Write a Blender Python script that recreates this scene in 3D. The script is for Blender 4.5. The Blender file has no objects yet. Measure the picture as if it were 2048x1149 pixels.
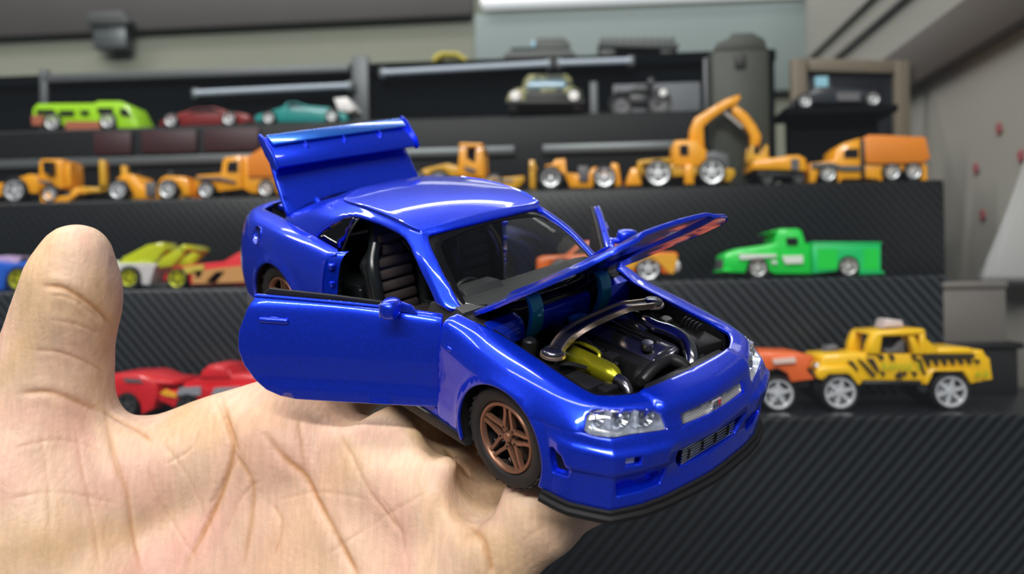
import bpy, bmesh, math, random
import numpy as np
from mathutils import Vector, Matrix
from mathutils.geometry import delaunay_2d_cdt
from mathutils.bvhtree import BVHTree
random.seed(7); np.random.seed(7)
scene = bpy.context.scene
C = scene.collection

# ------------------------------------------------------------------ camera
FPX, CX, CY = 1752.8, 1024.0, 574.5
CAM_LOC = Vector((0.0, 0.0, 1.25))
CAM_YAW, CAM_ROLL = math.radians(4.0), math.radians(1.0)
cam_d = bpy.data.cameras.new('camera')
cam = bpy.data.objects.new('camera', cam_d); C.objects.link(cam); scene.camera = cam
cam_d.sensor_fit = 'HORIZONTAL'; cam_d.sensor_width = 36.0
cam_d.lens = 36.0*FPX/2048.0
cam_d.clip_start = 0.005; cam_d.clip_end = 50
CAM_ROT = Matrix.Rotation(CAM_YAW, 3, 'Z') @ Matrix.Rotation(math.radians(90), 3, 'X') @ Matrix.Rotation(-CAM_ROLL, 3, 'Z')
cam.matrix_world = Matrix.Translation(CAM_LOC) @ CAM_ROT.to_4x4()
cam_d.dof.use_dof = True; cam_d.dof.focus_distance = 0.187; cam_d.dof.aperture_fstop = 14.0
CVW = CAM_ROT @ Matrix(((1, 0, 0), (0, -1, 0), (0, 0, -1)))       # x right, y down, z forward -> world
def px(u, v, d):
    """world point seen at photo pixel (u, v) at depth d along the camera axis"""
    return CAM_LOC + CVW @ Vector(((u-CX)/FPX*d, (v-CY)/FPX*d, d))
def ray(u, v):
    return (CVW @ Vector(((u-CX)/FPX, (v-CY)/FPX, 1.0))).normalized()
def px_plane_y(u, v, y):
    r = ray(u, v); return CAM_LOC + r*((y-CAM_LOC.y)/r.y)

# ------------------------------------------------------------------ light
w = bpy.data.worlds.new('world'); scene.world = w; w.use_nodes = True
bgn = w.node_tree.nodes['Background']; bgn.inputs[0].default_value = (0.80, 0.88, 1.0, 1); bgn.inputs[1].default_value = 0.12
def area(name, loc, target, sx, sy, power, col=(1, 1, 1)):
    l = bpy.data.lights.new(name, 'AREA'); l.shape = 'RECTANGLE'; l.size = sx; l.size_y = sy; l.energy = power; l.color = col
    o = bpy.data.objects.new(name, l); C.objects.link(o); o.location = loc
    o.rotation_euler = (Vector(target)-Vector(loc)).to_track_quat('-Z', 'Y').to_euler()
    return o
area('ceiling_tube_or_fill_lamp', (-0.10, -0.30, 2.25), (0.0, 0.25, 1.2), 1.4, 0.07, 6.5, (1, .97, .93))
area('ceiling_tube_or_fill_lamp', (-0.15, -1.35, 2.25), (0.0, 0.25, 1.2), 1.4, 0.12, 35.0, (1, .975, .95))  # added frontal fill from behind the camera, no known fixture there
area('ceiling_tube_or_fill_lamp', (-0.48, 0.34, 2.25), (0.0, 0.3, 1.2), 0.06, 1.2, 8.0, (1, .97, .94))
area('ceiling_tube_or_fill_lamp', (-0.16, 0.74, 1.95), (-0.02, 0.3, 1.2), 0.95, 0.035, 1.6, (.97, .98, 1))
vs = scene.view_settings; vs.view_transform = 'Standard'; vs.look = 'None'; vs.gamma = 1.0; vs.use_curve_mapping = False
vs.exposure = 0.0

# ------------------------------------------------------------------ materials
MATS = {}
def mat(name, col=(.8, .8, .8), rough=.5, metal=0.0, coat=0.0, spec=.5, alpha=1.0, trans=0.0, emit=None, ior=1.45, var=0.0, vscale=60.0, bump=0.0, bscale=300.0):
    if name in MATS: return MATS[name]
    m = bpy.data.materials.new(name); m.use_nodes = True; nt = m.node_tree; b = nt.nodes['Principled BSDF']
    b.inputs['Base Color'].default_value = (*col, 1); b.inputs['Roughness'].default_value = rough; b.inputs['Metallic'].default_value = metal
    b.inputs['Coat Weight'].default_value = coat; b.inputs['Coat Roughness'].default_value = .04
    b.inputs['Specular IOR Level'].default_value = spec; b.inputs['IOR'].default_value = ior
    b.inputs['Alpha'].default_value = alpha; b.inputs['Transmission Weight'].default_value = trans
    if emit: b.inputs['Emission Color'].default_value = (*emit[:3], 1); b.inputs['Emission Strength'].default_value = emit[3]
    if var > 0 or bump > 0:
        tc = nt.nodes.new('ShaderNodeTexCoord')
        if var > 0:
            n = nt.nodes.new('ShaderNodeTexNoise'); n.inputs['Scale'].default_value = vscale; n.inputs['Detail'].default_value = 4
            nt.links.new(tc.outputs['Object'], n.inputs['Vector'])
            r = nt.nodes.new('ShaderNodeMapRange'); r.inputs['To Min'].default_value = 1-var; r.inputs['To Max'].default_value = 1+var
            nt.links.new(n.outputs['Fac'], r.inputs['Value'])
            mx = nt.nodes.new('ShaderNodeMix'); mx.data_type = 'RGBA'; mx.blend_type = 'MULTIPLY'; mx.inputs['Factor'].default_value = 1
            mx.inputs[6].default_value = (*col, 1); nt.links.new(r.outputs['Result'], mx.inputs[7]); nt.links.new(mx.outputs[2], b.inputs['Base Color'])
        if bump > 0:
            n2 = nt.nodes.new('ShaderNodeTexNoise'); n2.inputs['Scale'].default_value = bscale; n2.inputs['Detail'].default_value = 3
            nt.links.new(tc.outputs['Object'], n2.inputs['Vector'])
            bm = nt.nodes.new('ShaderNodeBump'); bm.inputs['Strength'].default_value = bump; bm.inputs['Distance'].default_value = .001
            nt.links.new(n2.outputs['Fac'], bm.inputs['Height']); nt.links.new(bm.outputs['Normal'], b.inputs['Normal'])
    MATS[name] = m; return m

def paint_material():
    m = mat('metallic_blue_paint', (.003, .040, .80), .33, .68, 1.0)
    nt = m.node_tree; b = nt.nodes['Principled BSDF']
    tc = nt.nodes.new('ShaderNodeTexCoord'); v = nt.nodes.new('ShaderNodeTexVoronoi'); v.inputs['Scale'].default_value = 170
    nt.links.new(tc.outputs['Object'], v.inputs['Vector'])
    r = nt.nodes.new('ShaderNodeMapRange'); r.inputs['To Min'].default_value = .82; r.inputs['To Max'].default_value = 1.2
    sp = nt.nodes.new('ShaderNodeSeparateColor'); nt.links.new(v.outputs['Color'], sp.inputs['Color']); nt.links.new(sp.outputs[0], r.inputs['Value'])
    mx = nt.nodes.new('ShaderNodeMix'); mx.data_type = 'RGBA'; mx.blend_type = 'MULTIPLY'; mx.inputs['Factor'].default_value = 1
    mx.inputs[6].default_value = (.003, .040, .80, 1); nt.links.new(r.outputs['Result'], mx.inputs[7]); nt.links.new(mx.outputs[2], b.inputs['Base Color'])
    return m
BLUE = paint_material()
BLACK = mat('satin_black_plastic', (.012, .012, .013), .38)
DARK = mat('matte_black_plastic', (.006, .006, .007), .6)
TYRE = mat('black_rubber', (.018, .016, .016), .62)
BRONZE = mat('bronze_paint', (.27, .135, .085), .36, .6)
CHROME = mat('chrome', (.75, .77, .8), .12, 1.0)
GUN = mat('gunmetal_chrome', (.23, .23, .26), .2, .95)
WHITE = mat('white_plastic', (.8, .8, .8), .4)

# ------------------------------------------------------------------ mesh helpers
def link(o, parent=None):
    C.objects.link(o)
    if parent is not None: o.parent = parent
    return o
def obj(name, verts, faces, m, parent=None, smooth=True, angle=40):
    me = bpy.data.meshes.new(name); me.from_pydata([tuple(v) for v in verts], [], [tuple(f) for f in faces]); me.validate(); me.update()
    if smooth:
        me.shade_smooth()
        if angle: me.set_sharp_from_angle(angle=math.radians(angle))
    me.materials.append(m)
    return link(bpy.data.objects.new(name, me), parent)
def obj_bm(name, bm, m, parent=None, smooth=True, angle=40, recalc=True):
    if recalc: bmesh.ops.recalc_face_normals(bm, faces=bm.faces)
    me = bpy.data.meshes.new(name); bm.to_mesh(me); bm.free()
    if smooth:
        me.shade_smooth()
        if angle: me.set_sharp_from_angle(angle=math.radians(angle))
    me.materials.append(m)
    return link(bpy.data.objects.new(name, me), parent)
def empty(name, loc=(0, 0, 0), parent=None):
    o = bpy.data.objects.new(name, None); o.empty_display_size = .01; link(o, parent); o.location = loc; return o
def tag(o, label, cat, group=None):
    o['label'] = label; o['category'] = cat
    if group: o['group'] = group
    return o
def structure(o): o['kind'] = 'structure'; return o
def add_box(bm, c, s, rot=None, bev=0.0, seg=2):
    b = bmesh.new(); bmesh.ops.create_cube(b, size=1.0)
    bmesh.ops.scale(b, vec=s, verts=b.verts)
    if bev > 0: bmesh.ops.bevel(b, geom=b.edges[:], offset=bev, segments=seg, profile=.5, affect='EDGES')
    M = Matrix.Translation(c) @ (rot.to_4x4() if rot is not None else Matrix())
    _merge(bm, b, M)
def _merge(bm, b, M=None):
    if M is not None: bmesh.ops.transform(b, matrix=M, verts=b.verts)
    mp = {v: bm.verts.new(v.co) for v in b.verts}
    for f in b.faces:
        try: bm.faces.new([mp[v] for v in f.verts])
        except ValueError: pass
    b.free()
def add_lathe(bm, prof, n=24, M=None, closed=False):
    """prof: (r, h) pairs, axis = local z"""
    b = bmesh.new(); rings = []
    for r, h in prof:
        if r < 1e-7: rings.append([b.verts.new((0, 0, h))])
        else: rings.append([b.verts.new((r*math.cos(2*math.pi*i/n), r*math.sin(2*math.pi*i/n), h)) for i in range(n)])
    prs = list(zip(rings, rings[1:])) + ([(rings[-1], rings[0])] if closed else [])
    for A, B in prs:
        for i in range(n):
            j = (i+1) % n
            q = [A[i % len(A)], A[j % len(A)], B[j % len(B)], B[i % len(B)]]
            q2 = []
            for v in q:
                if v not in q2: q2.append(v)
            if len(q2) >= 3:
                try: b.faces.new(q2)
                except ValueError: pass
    _merge(bm, b, M)
def add_tube(bm, pts, r, n=10, cap=True, flat=1.0):
    """round tube along points; r scalar or list"""
    pts = [Vector(p) for p in pts]; rs = r if isinstance(r, (list, tuple)) else [r]*len(pts)
    b = bmesh.new(); rings = []; prev = None
    for i, p in enumerate(pts):
        t = (pts[min(i+1, len(pts)-1)]-pts[max(i-1, 0)]).normalized()
        a = Vector((0, 0, 1)) if prev is None else prev
        x = a-t*a.dot(t)
        if x.length < 1e-4: x = Vector((0, 1, 0))-t*t.y
        x.normalize(); y = t.cross(x); prev = x
        rings.append([b.verts.new(p+(x*math.cos(k*2*math.pi/n)*flat+y*math.sin(k*2*math.pi/n))*rs[i]) for k in range(n)])
    for A, B in zip(rings, rings[1:]):
        for k in range(n): b.faces.new((A[k], A[(k+1) % n], B[(k+1) % n], B[k]))
    if cap:
        b.faces.new(rings[0][::-1]); b.faces.new(rings[-1])
    _merge(bm, b)
def smooth_pts(pts, k=6, closed=False):
    """Catmull-Rom resample of a polyline"""
    P = [np.array(p, float) for p in pts]; n = len(P); out = []
    for i in range(n if closed else n-1):
        if closed: p0, p1, p2, p3 = P[(i-1) % n], P[i], P[(i+1) % n], P[(i+2) % n]
        else: p0, p1, p2, p3 = P[max(i-1, 0)], P[i], P[i+1], P[min(i+2, n-1)]
        for j in range(k):
            t = j/k
            out.append(.5*((2*p1)+(-p0+p2)*t+(2*p0-5*p1+4*p2-p3)*t*t+(-p0+3*p1-3*p2+p3)*t**3))
    if not closed: out.append(P[-1])
    return out
def add_prism(bm, outline, y0, y1, bev=0.0, seg=2, M=None, plane='xz'):
    """outline (a, b) extruded between y0 and y1 along the third axis"""
    b = bmesh.new()
    def mk(a, c, y): return (a, y, c) if plane == 'xz' else ((a, c, y) if plane == 'xy' else (y, a, c))
    A = [b.verts.new(mk(p[0], p[1], y0)) for p in outline]; B = [b.verts.new(mk(p[0], p[1], y1)) for p in outline]
    b.faces.new(A[::-1]); b.faces.new(B); n = len(A)
    for i in range(n): b.faces.new((A[i], A[(i+1) % n], B[(i+1) % n], B[i]))
    bmesh.ops.recalc_face_normals(b, faces=b.faces)
    if bev > 0:
        es = [e for e in b.edges if (e.verts[0] in A and e.verts[1] in A) or (e.verts[0] in B and e.verts[1] in B)]
        bmesh.ops.bevel(b, geom=es, offset=bev, segments=seg, profile=.5, affect='EDGES', clamp_overlap=True)
    bmesh.ops.triangulate(b, faces=[f for f in b.faces if len(f.verts) > 4])
    _merge(bm, b, M)
def box_obj(name, c, s, m, parent=None, bev=0.0, rot=None):
    bm = bmesh.new(); add_box(bm, c, s, rot, bev); return obj_bm(name, bm, m, parent)
def lathe_obj(name, prof, m, parent=None, n=24, M=None, closed=False):
    bm = bmesh.new(); add_lathe(bm, prof, n, M, closed); return obj_bm(name, bm, m, parent)
def tube_obj(name, pts, r, m, parent=None, n=10, flat=1.0):
    bm = bmesh.new(); add_tube(bm, pts, r, n, True, flat); return obj_bm(name, bm, m, parent)
def prism_obj(name, outline, y0, y1, m, parent=None, bev=0.0, plane='xz', M=None, angle=40):
    bm = bmesh.new(); add_prism(bm, outline, y0, y1, bev, 2, M, plane); return obj_bm(name, bm, m, parent, True, angle)
def text_obj(name, s, size, M, m, parent=None, depth=0.0, sx=1.0):
    cu = bpy.data.curves.new(name, 'FONT'); cu.body = s; cu.size = size; cu.align_x = 'CENTER'; cu.align_y = 'CENTER'; cu.extrude = depth; cu.resolution_u = 2
    t = bpy.data.objects.new(name, cu); C.objects.link(t)
    me = bpy.data.meshes.new_from_object(t.evaluated_get(bpy.context.evaluated_depsgraph_get()))
    bpy.data.objects.remove(t); me.materials.clear(); me.materials.append(m)
    me.transform(Matrix.Diagonal((sx, 1, 1, 1))); me.transform(M)
    return link(bpy.data.objects.new(name, me), parent)

# ------------------------------------------------------------------ lofted, trimmed panels
class Surf:
    """bicubic Catmull-Rom surface through a grid of control points; grid (nu, nv, 3)"""
    def __init__(s, G): s.G = np.array(G, float)
    @staticmethod
    def w(t): return np.stack([-.5*t+t*t-.5*t**3, 1-2.5*t*t+1.5*t**3, .5*t+2*t*t-1.5*t**3, -.5*t*t+.5*t**3], -1)
    def __call__(s, u, v):
        u = np.asarray(u, float); v = np.asarray(v, float); G = s.G; nu, nv = G.shape[:2]
        i = np.clip(np.floor(u).astype(int), 0, nu-2); j = np.clip(np.floor(v).astype(int), 0, nv-2)
        wu = s.w(u-i); wv = s.w(v-j); out = 0
        def idx(k, n):
            return np.clip(k, 0, n-1)
        def get(a, b):
            aa, bb = idx(a, nu), idx(b, nv); p = G[aa, bb].copy()
            lo = a < 0; hi = a > nu-1
            if lo.any(): p[lo] = 2*G[0, bb[lo]]-G[1, bb[lo]]
            if hi.any(): p[hi] = 2*G[-1, bb[hi]]-G[-2, bb[hi]]
            lo = b < 0; hi = b > nv-1
            if lo.any(): p[lo] = 2*G[aa[lo], 0]-G[aa[lo], 1]
            if hi.any(): p[hi] = 2*G[aa[hi], -1]-G[aa[hi], -2]
            return p
        for a in range(4):
            for b in range(4): out = out+get(i-1+a, j-1+b)*(wu[..., a]*wv[..., b])[..., None]
        return out
def densify(poly, h, scale):
    out = []; n = len(poly)
    for i in range(n):
        a, b = np.array(poly[i], float), np.array(poly[(i+1) % n], float)
        k = max(1, int(math.ceil(np.linalg.norm((b-a)*scale)/h)))
        for j in range(k): out.append(a+(b-a)*j/k)
    return np.array(out)
def inside(P, poly):
    x, y = P[:, 0], P[:, 1]; c = np.zeros(len(P), bool); n = len(poly); j = n-1
    for i in range(n):
        xi, yi = poly[i]; xj, yj = poly[j]
        m = ((yi > y) != (yj > y)) & (x < (xj-xi)*(y-yi)/(yj-yi+1e-30)+xi); c ^= m; j = i
    return c
def seg_dist(P, poly):
    d = np.full(len(P), 1e9); n = len(poly)
    for i in range(n):
        a, b = poly[i], poly[(i+1) % n]; ab = b-a; t = np.clip(((P-a)@ab)/(ab@ab+1e-30), 0, 1)
        d = np.minimum(d, np.linalg.norm(P-(a+t[:, None]*ab), axis=1))
    return d
def panel_data(fn, outer, holes=(), h=.035, scale=(1, 1), thick=.02, r=.008, flip=False, disp=None, inner=True):
    """trimmed panel: triangulated parameter polygon mapped by fn(u, v), rolled edges and an inner skin"""
    scale = np.array(scale, float)
    loops = [densify(outer, h, scale)]+[densify(q, h, scale) for q in holes]
    L2 = [l*scale for l in loops]
    lo, hi = L2[0].min(0), L2[0].max(0)
    gx, gy = np.meshgrid(np.arange(lo[0]+h*.5, hi[0], h), np.arange(lo[1]+h*.5, hi[1], h)); Gp = np.c_[gx.ravel(), gy.ravel()]
    Gp[:, 0] += (np.floor((Gp[:, 1]-lo[1])/h) % 2)*h*.5
    ok = inside(Gp, L2[0])
    for q in L2[1:]: ok &= ~inside(Gp, q)
    Gp = Gp[ok]
    for q in L2: Gp = Gp[seg_dist(Gp, q) > h*.5]
    allp = np.vstack(L2+[Gp]); edges = []; st = 0; ranges = []
    for q in L2:
        n = len(q); edges += [(st+i, st+(i+1) % n) for i in range(n)]; ranges.append((st, n)); st += n
    vo, eo, fo, ov, oe, of = delaunay_2d_cdt([Vector(p) for p in allp], edges, [], 0, 1e-7)
    V2 = np.array([(p.x, p.y) for p in vo]); T = np.array([f for f in fo if len(f) == 3])
    cen = V2[T].mean(1); ok = inside(cen, L2[0])
    for q in L2[1:]: ok &= ~inside(cen, q)
    T = T[ok]
    a = V2[T]; ar = np.cross(a[:, 1]-a[:, 0], a[:, 2]-a[:, 0]); T[ar < 0] = T[ar < 0][:, ::-1]
    m = {}
    for k, src in enumerate(ov):
        for s_ in src: m[s_] = k
    UV = V2/scale; e = 1e-3
    P = fn(UV[:, 0], UV[:, 1])
    if disp is not None: P = disp(P, UV)
    du = fn(UV[:, 0]+e/scale[0], UV[:, 1])-fn(UV[:, 0]-e/scale[0], UV[:, 1]); dv = fn(UV[:, 0], UV[:, 1]+e/scale[1])-fn(UV[:, 0], UV[:, 1]-e/scale[1])
    N = np.cross(du, dv); N /= np.linalg.norm(N, axis=1)[:, None]+1e-12
    flip = bool((N*(P-np.array([P[:, 0].mean() if abs(P[:, 0].mean()+1.3) < 1.2 else -1.3, 0, .45]))).sum() < 0)
    if flip: N = -N; T = T[:, ::-1]
    verts = [P]; faces = [tuple(t) for t in T]; nv = len(P)
    rims = []
    for (s0, n), q in zip(ranges, L2):
        ids = [m[s0+i] for i in range(n)]
        c = P[ids]; t = np.roll(c, -1, 0)-np.roll(c, 1, 0); t /= np.linalg.norm(t, axis=1)[:, None]+1e-12
        area2 = np.sum(q[:, 0]*np.roll(q[:, 1], -1)-np.roll(q[:, 0], -1)*q[:, 1])
        out = np.cross(t, N[ids]); out /= np.linalg.norm(out, axis=1)[:, None]+1e-12
        sgn = 1 if area2 > 0 else -1
        if flip: sgn = -sgn
        if q is not L2[0]: sgn = -sgn
        out *= sgn; prev = ids
        seq = [(r*.7, -r*.3), (r, -r)] + ([(r, -thick)] if thick > r else [])
        for do, dn in seq:
            ring = c+out*do+N[ids]*dn; new = list(range(nv, nv+n)); verts.append(ring); nv += n
            ccw = (area2 > 0) == (q is L2[0])
            if flip: ccw = not ccw
            # orientation: outer loop ccw (seen along N) -> rim faces outward
            fwd = (sgn > 0) if not flip else (sgn < 0)
            for i in range(n):
                j = (i+1) % n
                f = (prev[i], new[i], new[j], prev[j])
                faces.append(f if area2 > 0 else f[::-1])
            prev = new
        rims.append((ids, prev))
    if inner:
        Pi = P-N*thick; off = nv; verts.append(Pi); nv += len(Pi)
        faces += [tuple(off+k for k in t[::-1]) for t in T]
    return np.vstack(verts), faces
def panel(name, fn, outer, m, parent, holes=(), **k):
    v, f = panel_data(fn, outer, holes, **k)
    o = obj(name, v, f, m, parent, True, None)
    return o
def join_data(parts):
    V = []; F = []; n = 0
    for v, f in parts:
        V.append(v); F += [tuple(i+n for i in t) for t in f]; n += len(v)
    return np.vstack(V), F
# ------------------------------------------------------------------ the blue model car: surfaces (full-size metres, x forward from front axle, y left, z up)
BELT = [  # sections front centre -> rear centre, ring of 8 from sill to inner top edge (half width)
 [(.925,0,.15),(.905,0,.28),(.925,0,.41),(.94,0,.50),(.915,0,.575),(.88,0,.685),(.83,0,.735),(.68,0,.752)],
 [(.895,.40,.15),(.875,.40,.28),(.895,.40,.41),(.905,.40,.505),(.88,.40,.58),(.835,.40,.685),(.785,.40,.735),(.665,.40,.752)],
 [(.858,.60,.15),(.845,.60,.28),(.855,.60,.42),(.862,.605,.51),(.825,.60,.59),(.77,.59,.695),(.71,.58,.740),(.60,.575,.755)],
 [(.775,.80,.15),(.77,.80,.28),(.775,.805,.42),(.772,.81,.515),(.735,.795,.595),(.665,.745,.71),(.61,.715,.745),(.51,.685,.757)],
 [(.57,.915,.15),(.57,.92,.28),(.57,.925,.42),(.57,.92,.52),(.56,.905,.62),(.525,.825,.72),(.485,.775,.755),(.42,.70,.763)],
 [(.37,.94,.15),(.37,.945,.28),(.37,.95,.42),(.37,.945,.52),(.37,.93,.64),(.355,.86,.74),(.34,.79,.77),(.31,.705,.778)],
 [(0,.955,.15),(0,.96,.30),(0,.96,.45),(0,.96,.57),(0,.95,.69),(0,.885,.775),(0,.805,.808),(0,.70,.816)],
 [(-.32,.945,.15),(-.32,.95,.30),(-.32,.95,.45),(-.32,.95,.57),(-.32,.94,.70),(-.32,.885,.805),(-.32,.81,.843),(-.32,.70,.852)],
 [(-.63,.93,.15),(-.63,.94,.30),(-.63,.935,.45),(-.63,.94,.58),(-.63,.935,.72),(-.63,.905,.85),(-.63,.86,.892),(-.63,.78,.905)],
 [(-1.3,.93,.15),(-1.3,.94,.30),(-1.3,.935,.45),(-1.3,.945,.58),(-1.3,.935,.73),(-1.3,.905,.87),(-1.3,.87,.93),(-1.3,.81,.945)],
 [(-2.0,.94,.15),(-2.0,.945,.30),(-2.0,.945,.45),(-2.0,.95,.58),(-2.0,.94,.74),(-2.0,.91,.885),(-2.0,.865,.945),(-2.0,.805,.965)],
 [(-2.35,.95,.15),(-2.35,.955,.30),(-2.35,.955,.45),(-2.35,.96,.58),(-2.35,.95,.75),(-2.35,.915,.89),(-2.35,.865,.95),(-2.35,.79,.975)],
 [(-2.7,.955,.15),(-2.7,.96,.30),(-2.7,.96,.45),(-2.7,.96,.60),(-2.7,.95,.75),(-2.7,.915,.885),(-2.7,.86,.945),(-2.7,.755,.97)],
 [(-3.0,.945,.18),(-3.0,.95,.30),(-3.0,.955,.45),(-3.0,.95,.60),(-3.0,.93,.75),(-3.0,.89,.875),(-3.0,.835,.93),(-3.0,.72,.955)],
 [(-3.28,.91,.20),(-3.3,.925,.32),(-3.31,.93,.45),(-3.31,.92,.60),(-3.30,.895,.74),(-3.28,.855,.865),(-3.26,.80,.92),(-3.24,.70,.94)],
 [(-3.45,.79,.20),(-3.49,.81,.32),(-3.51,.82,.45),(-3.51,.81,.60),(-3.50,.79,.74),(-3.47,.76,.86),(-3.44,.71,.92),(-3.36,.665,.93)],
 [(-3.53,.45,.20),(-3.57,.45,.32),(-3.59,.45,.45),(-3.59,.45,.60),(-3.585,.45,.74),(-3.56,.45,.87),(-3.52,.45,.925),(-3.46,.45,.93)],
 [(-3.55,0,.20),(-3.59,0,.32),(-3.61,0,.45),(-3.61,0,.60),(-3.60,0,.74),(-3.58,0,.87),(-3.54,0,.925),(-3.48,0,.93)],
]
GREEN = [  # columns front centre -> rear centre, ring from belt to roof centre line
 [(-.50,0,.90),(-.85,0,1.12),(-1.17,0,1.275),(-1.27,0,1.312),(-1.45,0,1.352)],
 [(-.53,.40,.90),(-.87,.37,1.115),(-1.18,.32,1.265),(-1.27,.30,1.303),(-1.46,0,1.352)],
 [(-.70,.735,.905),(-.985,.665,1.105),(-1.22,.545,1.237),(-1.29,.50,1.28),(-1.50,0,1.352)],
 [(-.92,.79,.925),(-1.10,.73,1.10),(-1.28,.605,1.245),(-1.35,.54,1.29),(-1.54,0,1.354)],
 [(-1.4,.805,.945),(-1.45,.75,1.12),(-1.52,.63,1.268),(-1.56,.55,1.315),(-1.66,0,1.356)],
 [(-1.9,.805,.963),(-1.9,.745,1.13),(-1.9,.625,1.265),(-1.88,.545,1.308),(-1.86,0,1.35)],
 [(-2.5,.785,.972),(-2.37,.715,1.125),(-2.20,.61,1.243),(-2.10,.535,1.287),(-1.98,0,1.345)],
 [(-2.93,.70,.962),(-2.63,.62,1.125),(-2.34,.55,1.245),(-2.22,.49,1.285),(-2.05,0,1.342)],
 [(-3.07,.40,.965),(-2.75,.36,1.13),(-2.44,.33,1.258),(-2.30,.30,1.297),(-2.10,0,1.34)],
 [(-3.12,0,.97),(-2.79,0,1.135),(-2.47,0,1.263),(-2.32,0,1.302),(-2.12,0,1.34)],
]
def mirrored_surf(half):
    G = np.array(half, float); n = len(G); L = G[1:][::-1].copy(); R = G.copy(); R[..., 1] *= -1
    return Surf(np.concatenate([L, R], 0)), n-1
_b, NB = mirrored_surf(BELT); _g, NG = mirrored_surf(GREEN)
def _bilin(S, u, v):
    G = S.G; i = np.clip(np.floor(u).astype(int), 0, G.shape[0]-2); j = np.clip(np.floor(v).astype(int), 0, G.shape[1]-2); a = (u-i)[..., None]; b = (v-j)[..., None]
    return (G[i, j]*(1-a)+G[i+1, j]*a)*(1-b)+(G[i, j+1]*(1-a)+G[i+1, j+1]*a)*b
def belt(u, v):                                                # u<0 left side, u>0 right side
    u = np.asarray(u, float); v = np.asarray(v, float); a = np.abs(u)
    k = np.where(a < 4.3, np.clip((a-1.1)/.5, 0, 1)*np.clip((4.3-a)/.5, 0, 1)*np.where(v < 3.5, .8, np.clip(.8-(v-3.5)*.5, .25, .8)), 0)
    k = np.maximum(k, .38)                                     # pressed creases: part way from smooth to faceted
    k = np.where(v > 5.5, np.minimum(k, .25), k)
    k = k[..., None]
    return _b(u+NB, v)*(1-k)+_bilin(_b, u+NB, v)*k
def belt_r(u, v):                                              # right side to rear to left side: u in [0, 2*NB]
    u = np.asarray(u, float); p = _b(np.where(u > NB, 2*NB-u, u)+NB, v); p = p.copy(); p[..., 1] *= np.where(u > NB, -1, 1); return p
def green(u, v):
    v = np.asarray(v, float); p = _g(np.asarray(u, float)+NG, v).copy(); x, y = p[..., 0], p[..., 1]
    zr = 1.355-np.where(x > -1.65, .30, .118)*(x+1.65)**2-.13*y*y; s = np.clip((v-2.45)/.6, 0, 1); s = s*s*(3-2*s)
    p[..., 2] = p[..., 2]*(1-s)+zr*s; return p
def inv(fn, x, z, u0, v0):
    u, v = float(u0), float(v0)
    for _ in range(40):
        p = fn(np.array([u]), np.array([v]))[0]; e = 1e-4
        a = (fn(np.array([u+e]), np.array([v]))[0]-p)/e; b = (fn(np.array([u]), np.array([v+e]))[0]-p)/e
        J = np.array([[a[0], b[0]], [a[2], b[2]]]); d = np.linalg.solve(J+1e-9*np.eye(2), np.array([x-p[0], z-p[2]]))
        d = np.clip(d, -.5, .5); u += d[0]; v += d[1]
        if abs(d).max() < 1e-6: break
    return u, v
# ------------------------------------------------------------------ the blue model car: parts
CAR_R = Matrix(((0.6879976, 0.7245959, 0.0402499), (0.2971101, -0.2306344, -0.9265708), (-0.6621064, 0.6494371, -0.3739607)))
CAR_T = Vector((0.01888987, 0.03187285, 0.19226218)); CAR_S = 1/32.0
car = empty('toy_car')
car.matrix_world = Matrix.Translation(CAM_LOC + CVW @ CAR_T) @ (CVW @ CAR_R).to_4x4() @ Matrix.Diagonal((CAR_S, CAR_S, CAR_S, 1))
tag(car, 'blue metallic toy coupe with open doors, hood and trunk, resting on the hand', 'toy car')
CARM = car.matrix_world.copy()
def carpt(x, y, z): return CARM @ Vector((x, y, z))

def glass_mat(name, tint=(.8, .85, .85), refl=.10, rough=.02):
    m = bpy.data.materials.new(name); m.use_nodes = True; nt = m.node_tree
    for n in list(nt.nodes): nt.nodes.remove(n)
    o = nt.nodes.new('ShaderNodeOutputMaterial'); mx = nt.nodes.new('ShaderNodeMixShader'); t = nt.nodes.new('ShaderNodeBsdfTransparent'); g = nt.nodes.new('ShaderNodeBsdfGlossy')
    f = nt.nodes.new('ShaderNodeFresnel'); ge = nt.nodes.new('ShaderNodeNewGeometry'); mi = nt.nodes.new('ShaderNodeMapRange')
    mi.inputs['To Min'].default_value = 1.5; mi.inputs['To Max'].default_value = 1/1.5; nt.links.new(ge.outputs['Backfacing'], mi.inputs['Value']); nt.links.new(mi.outputs[0], f.inputs['IOR'])
    mm = nt.nodes.new('ShaderNodeMath'); mm.operation = 'MAXIMUM'; mm.inputs[1].default_value = refl; nt.links.new(f.outputs[0], mm.inputs[0])
    t.inputs[0].default_value = (*tint, 1); g.inputs[0].default_value = (1, 1, 1, 1); g.inputs['Roughness'].default_value = rough
    nt.links.new(mm.outputs[0], mx.inputs[0]); nt.links.new(t.outputs[0], mx.inputs[1]); nt.links.new(g.outputs[0], mx.inputs[2]); nt.links.new(mx.outputs[0], o.inputs[0])
    return m
CLEAR = glass_mat('clear_plastic_window', (.80, .82, .81), .05)
SMOKE = glass_mat('smoked_plastic_window', (.16, .17, .17), .08)
LENS = glass_mat('headlight_lens', (.93, .95, .97), .10, .06)

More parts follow.
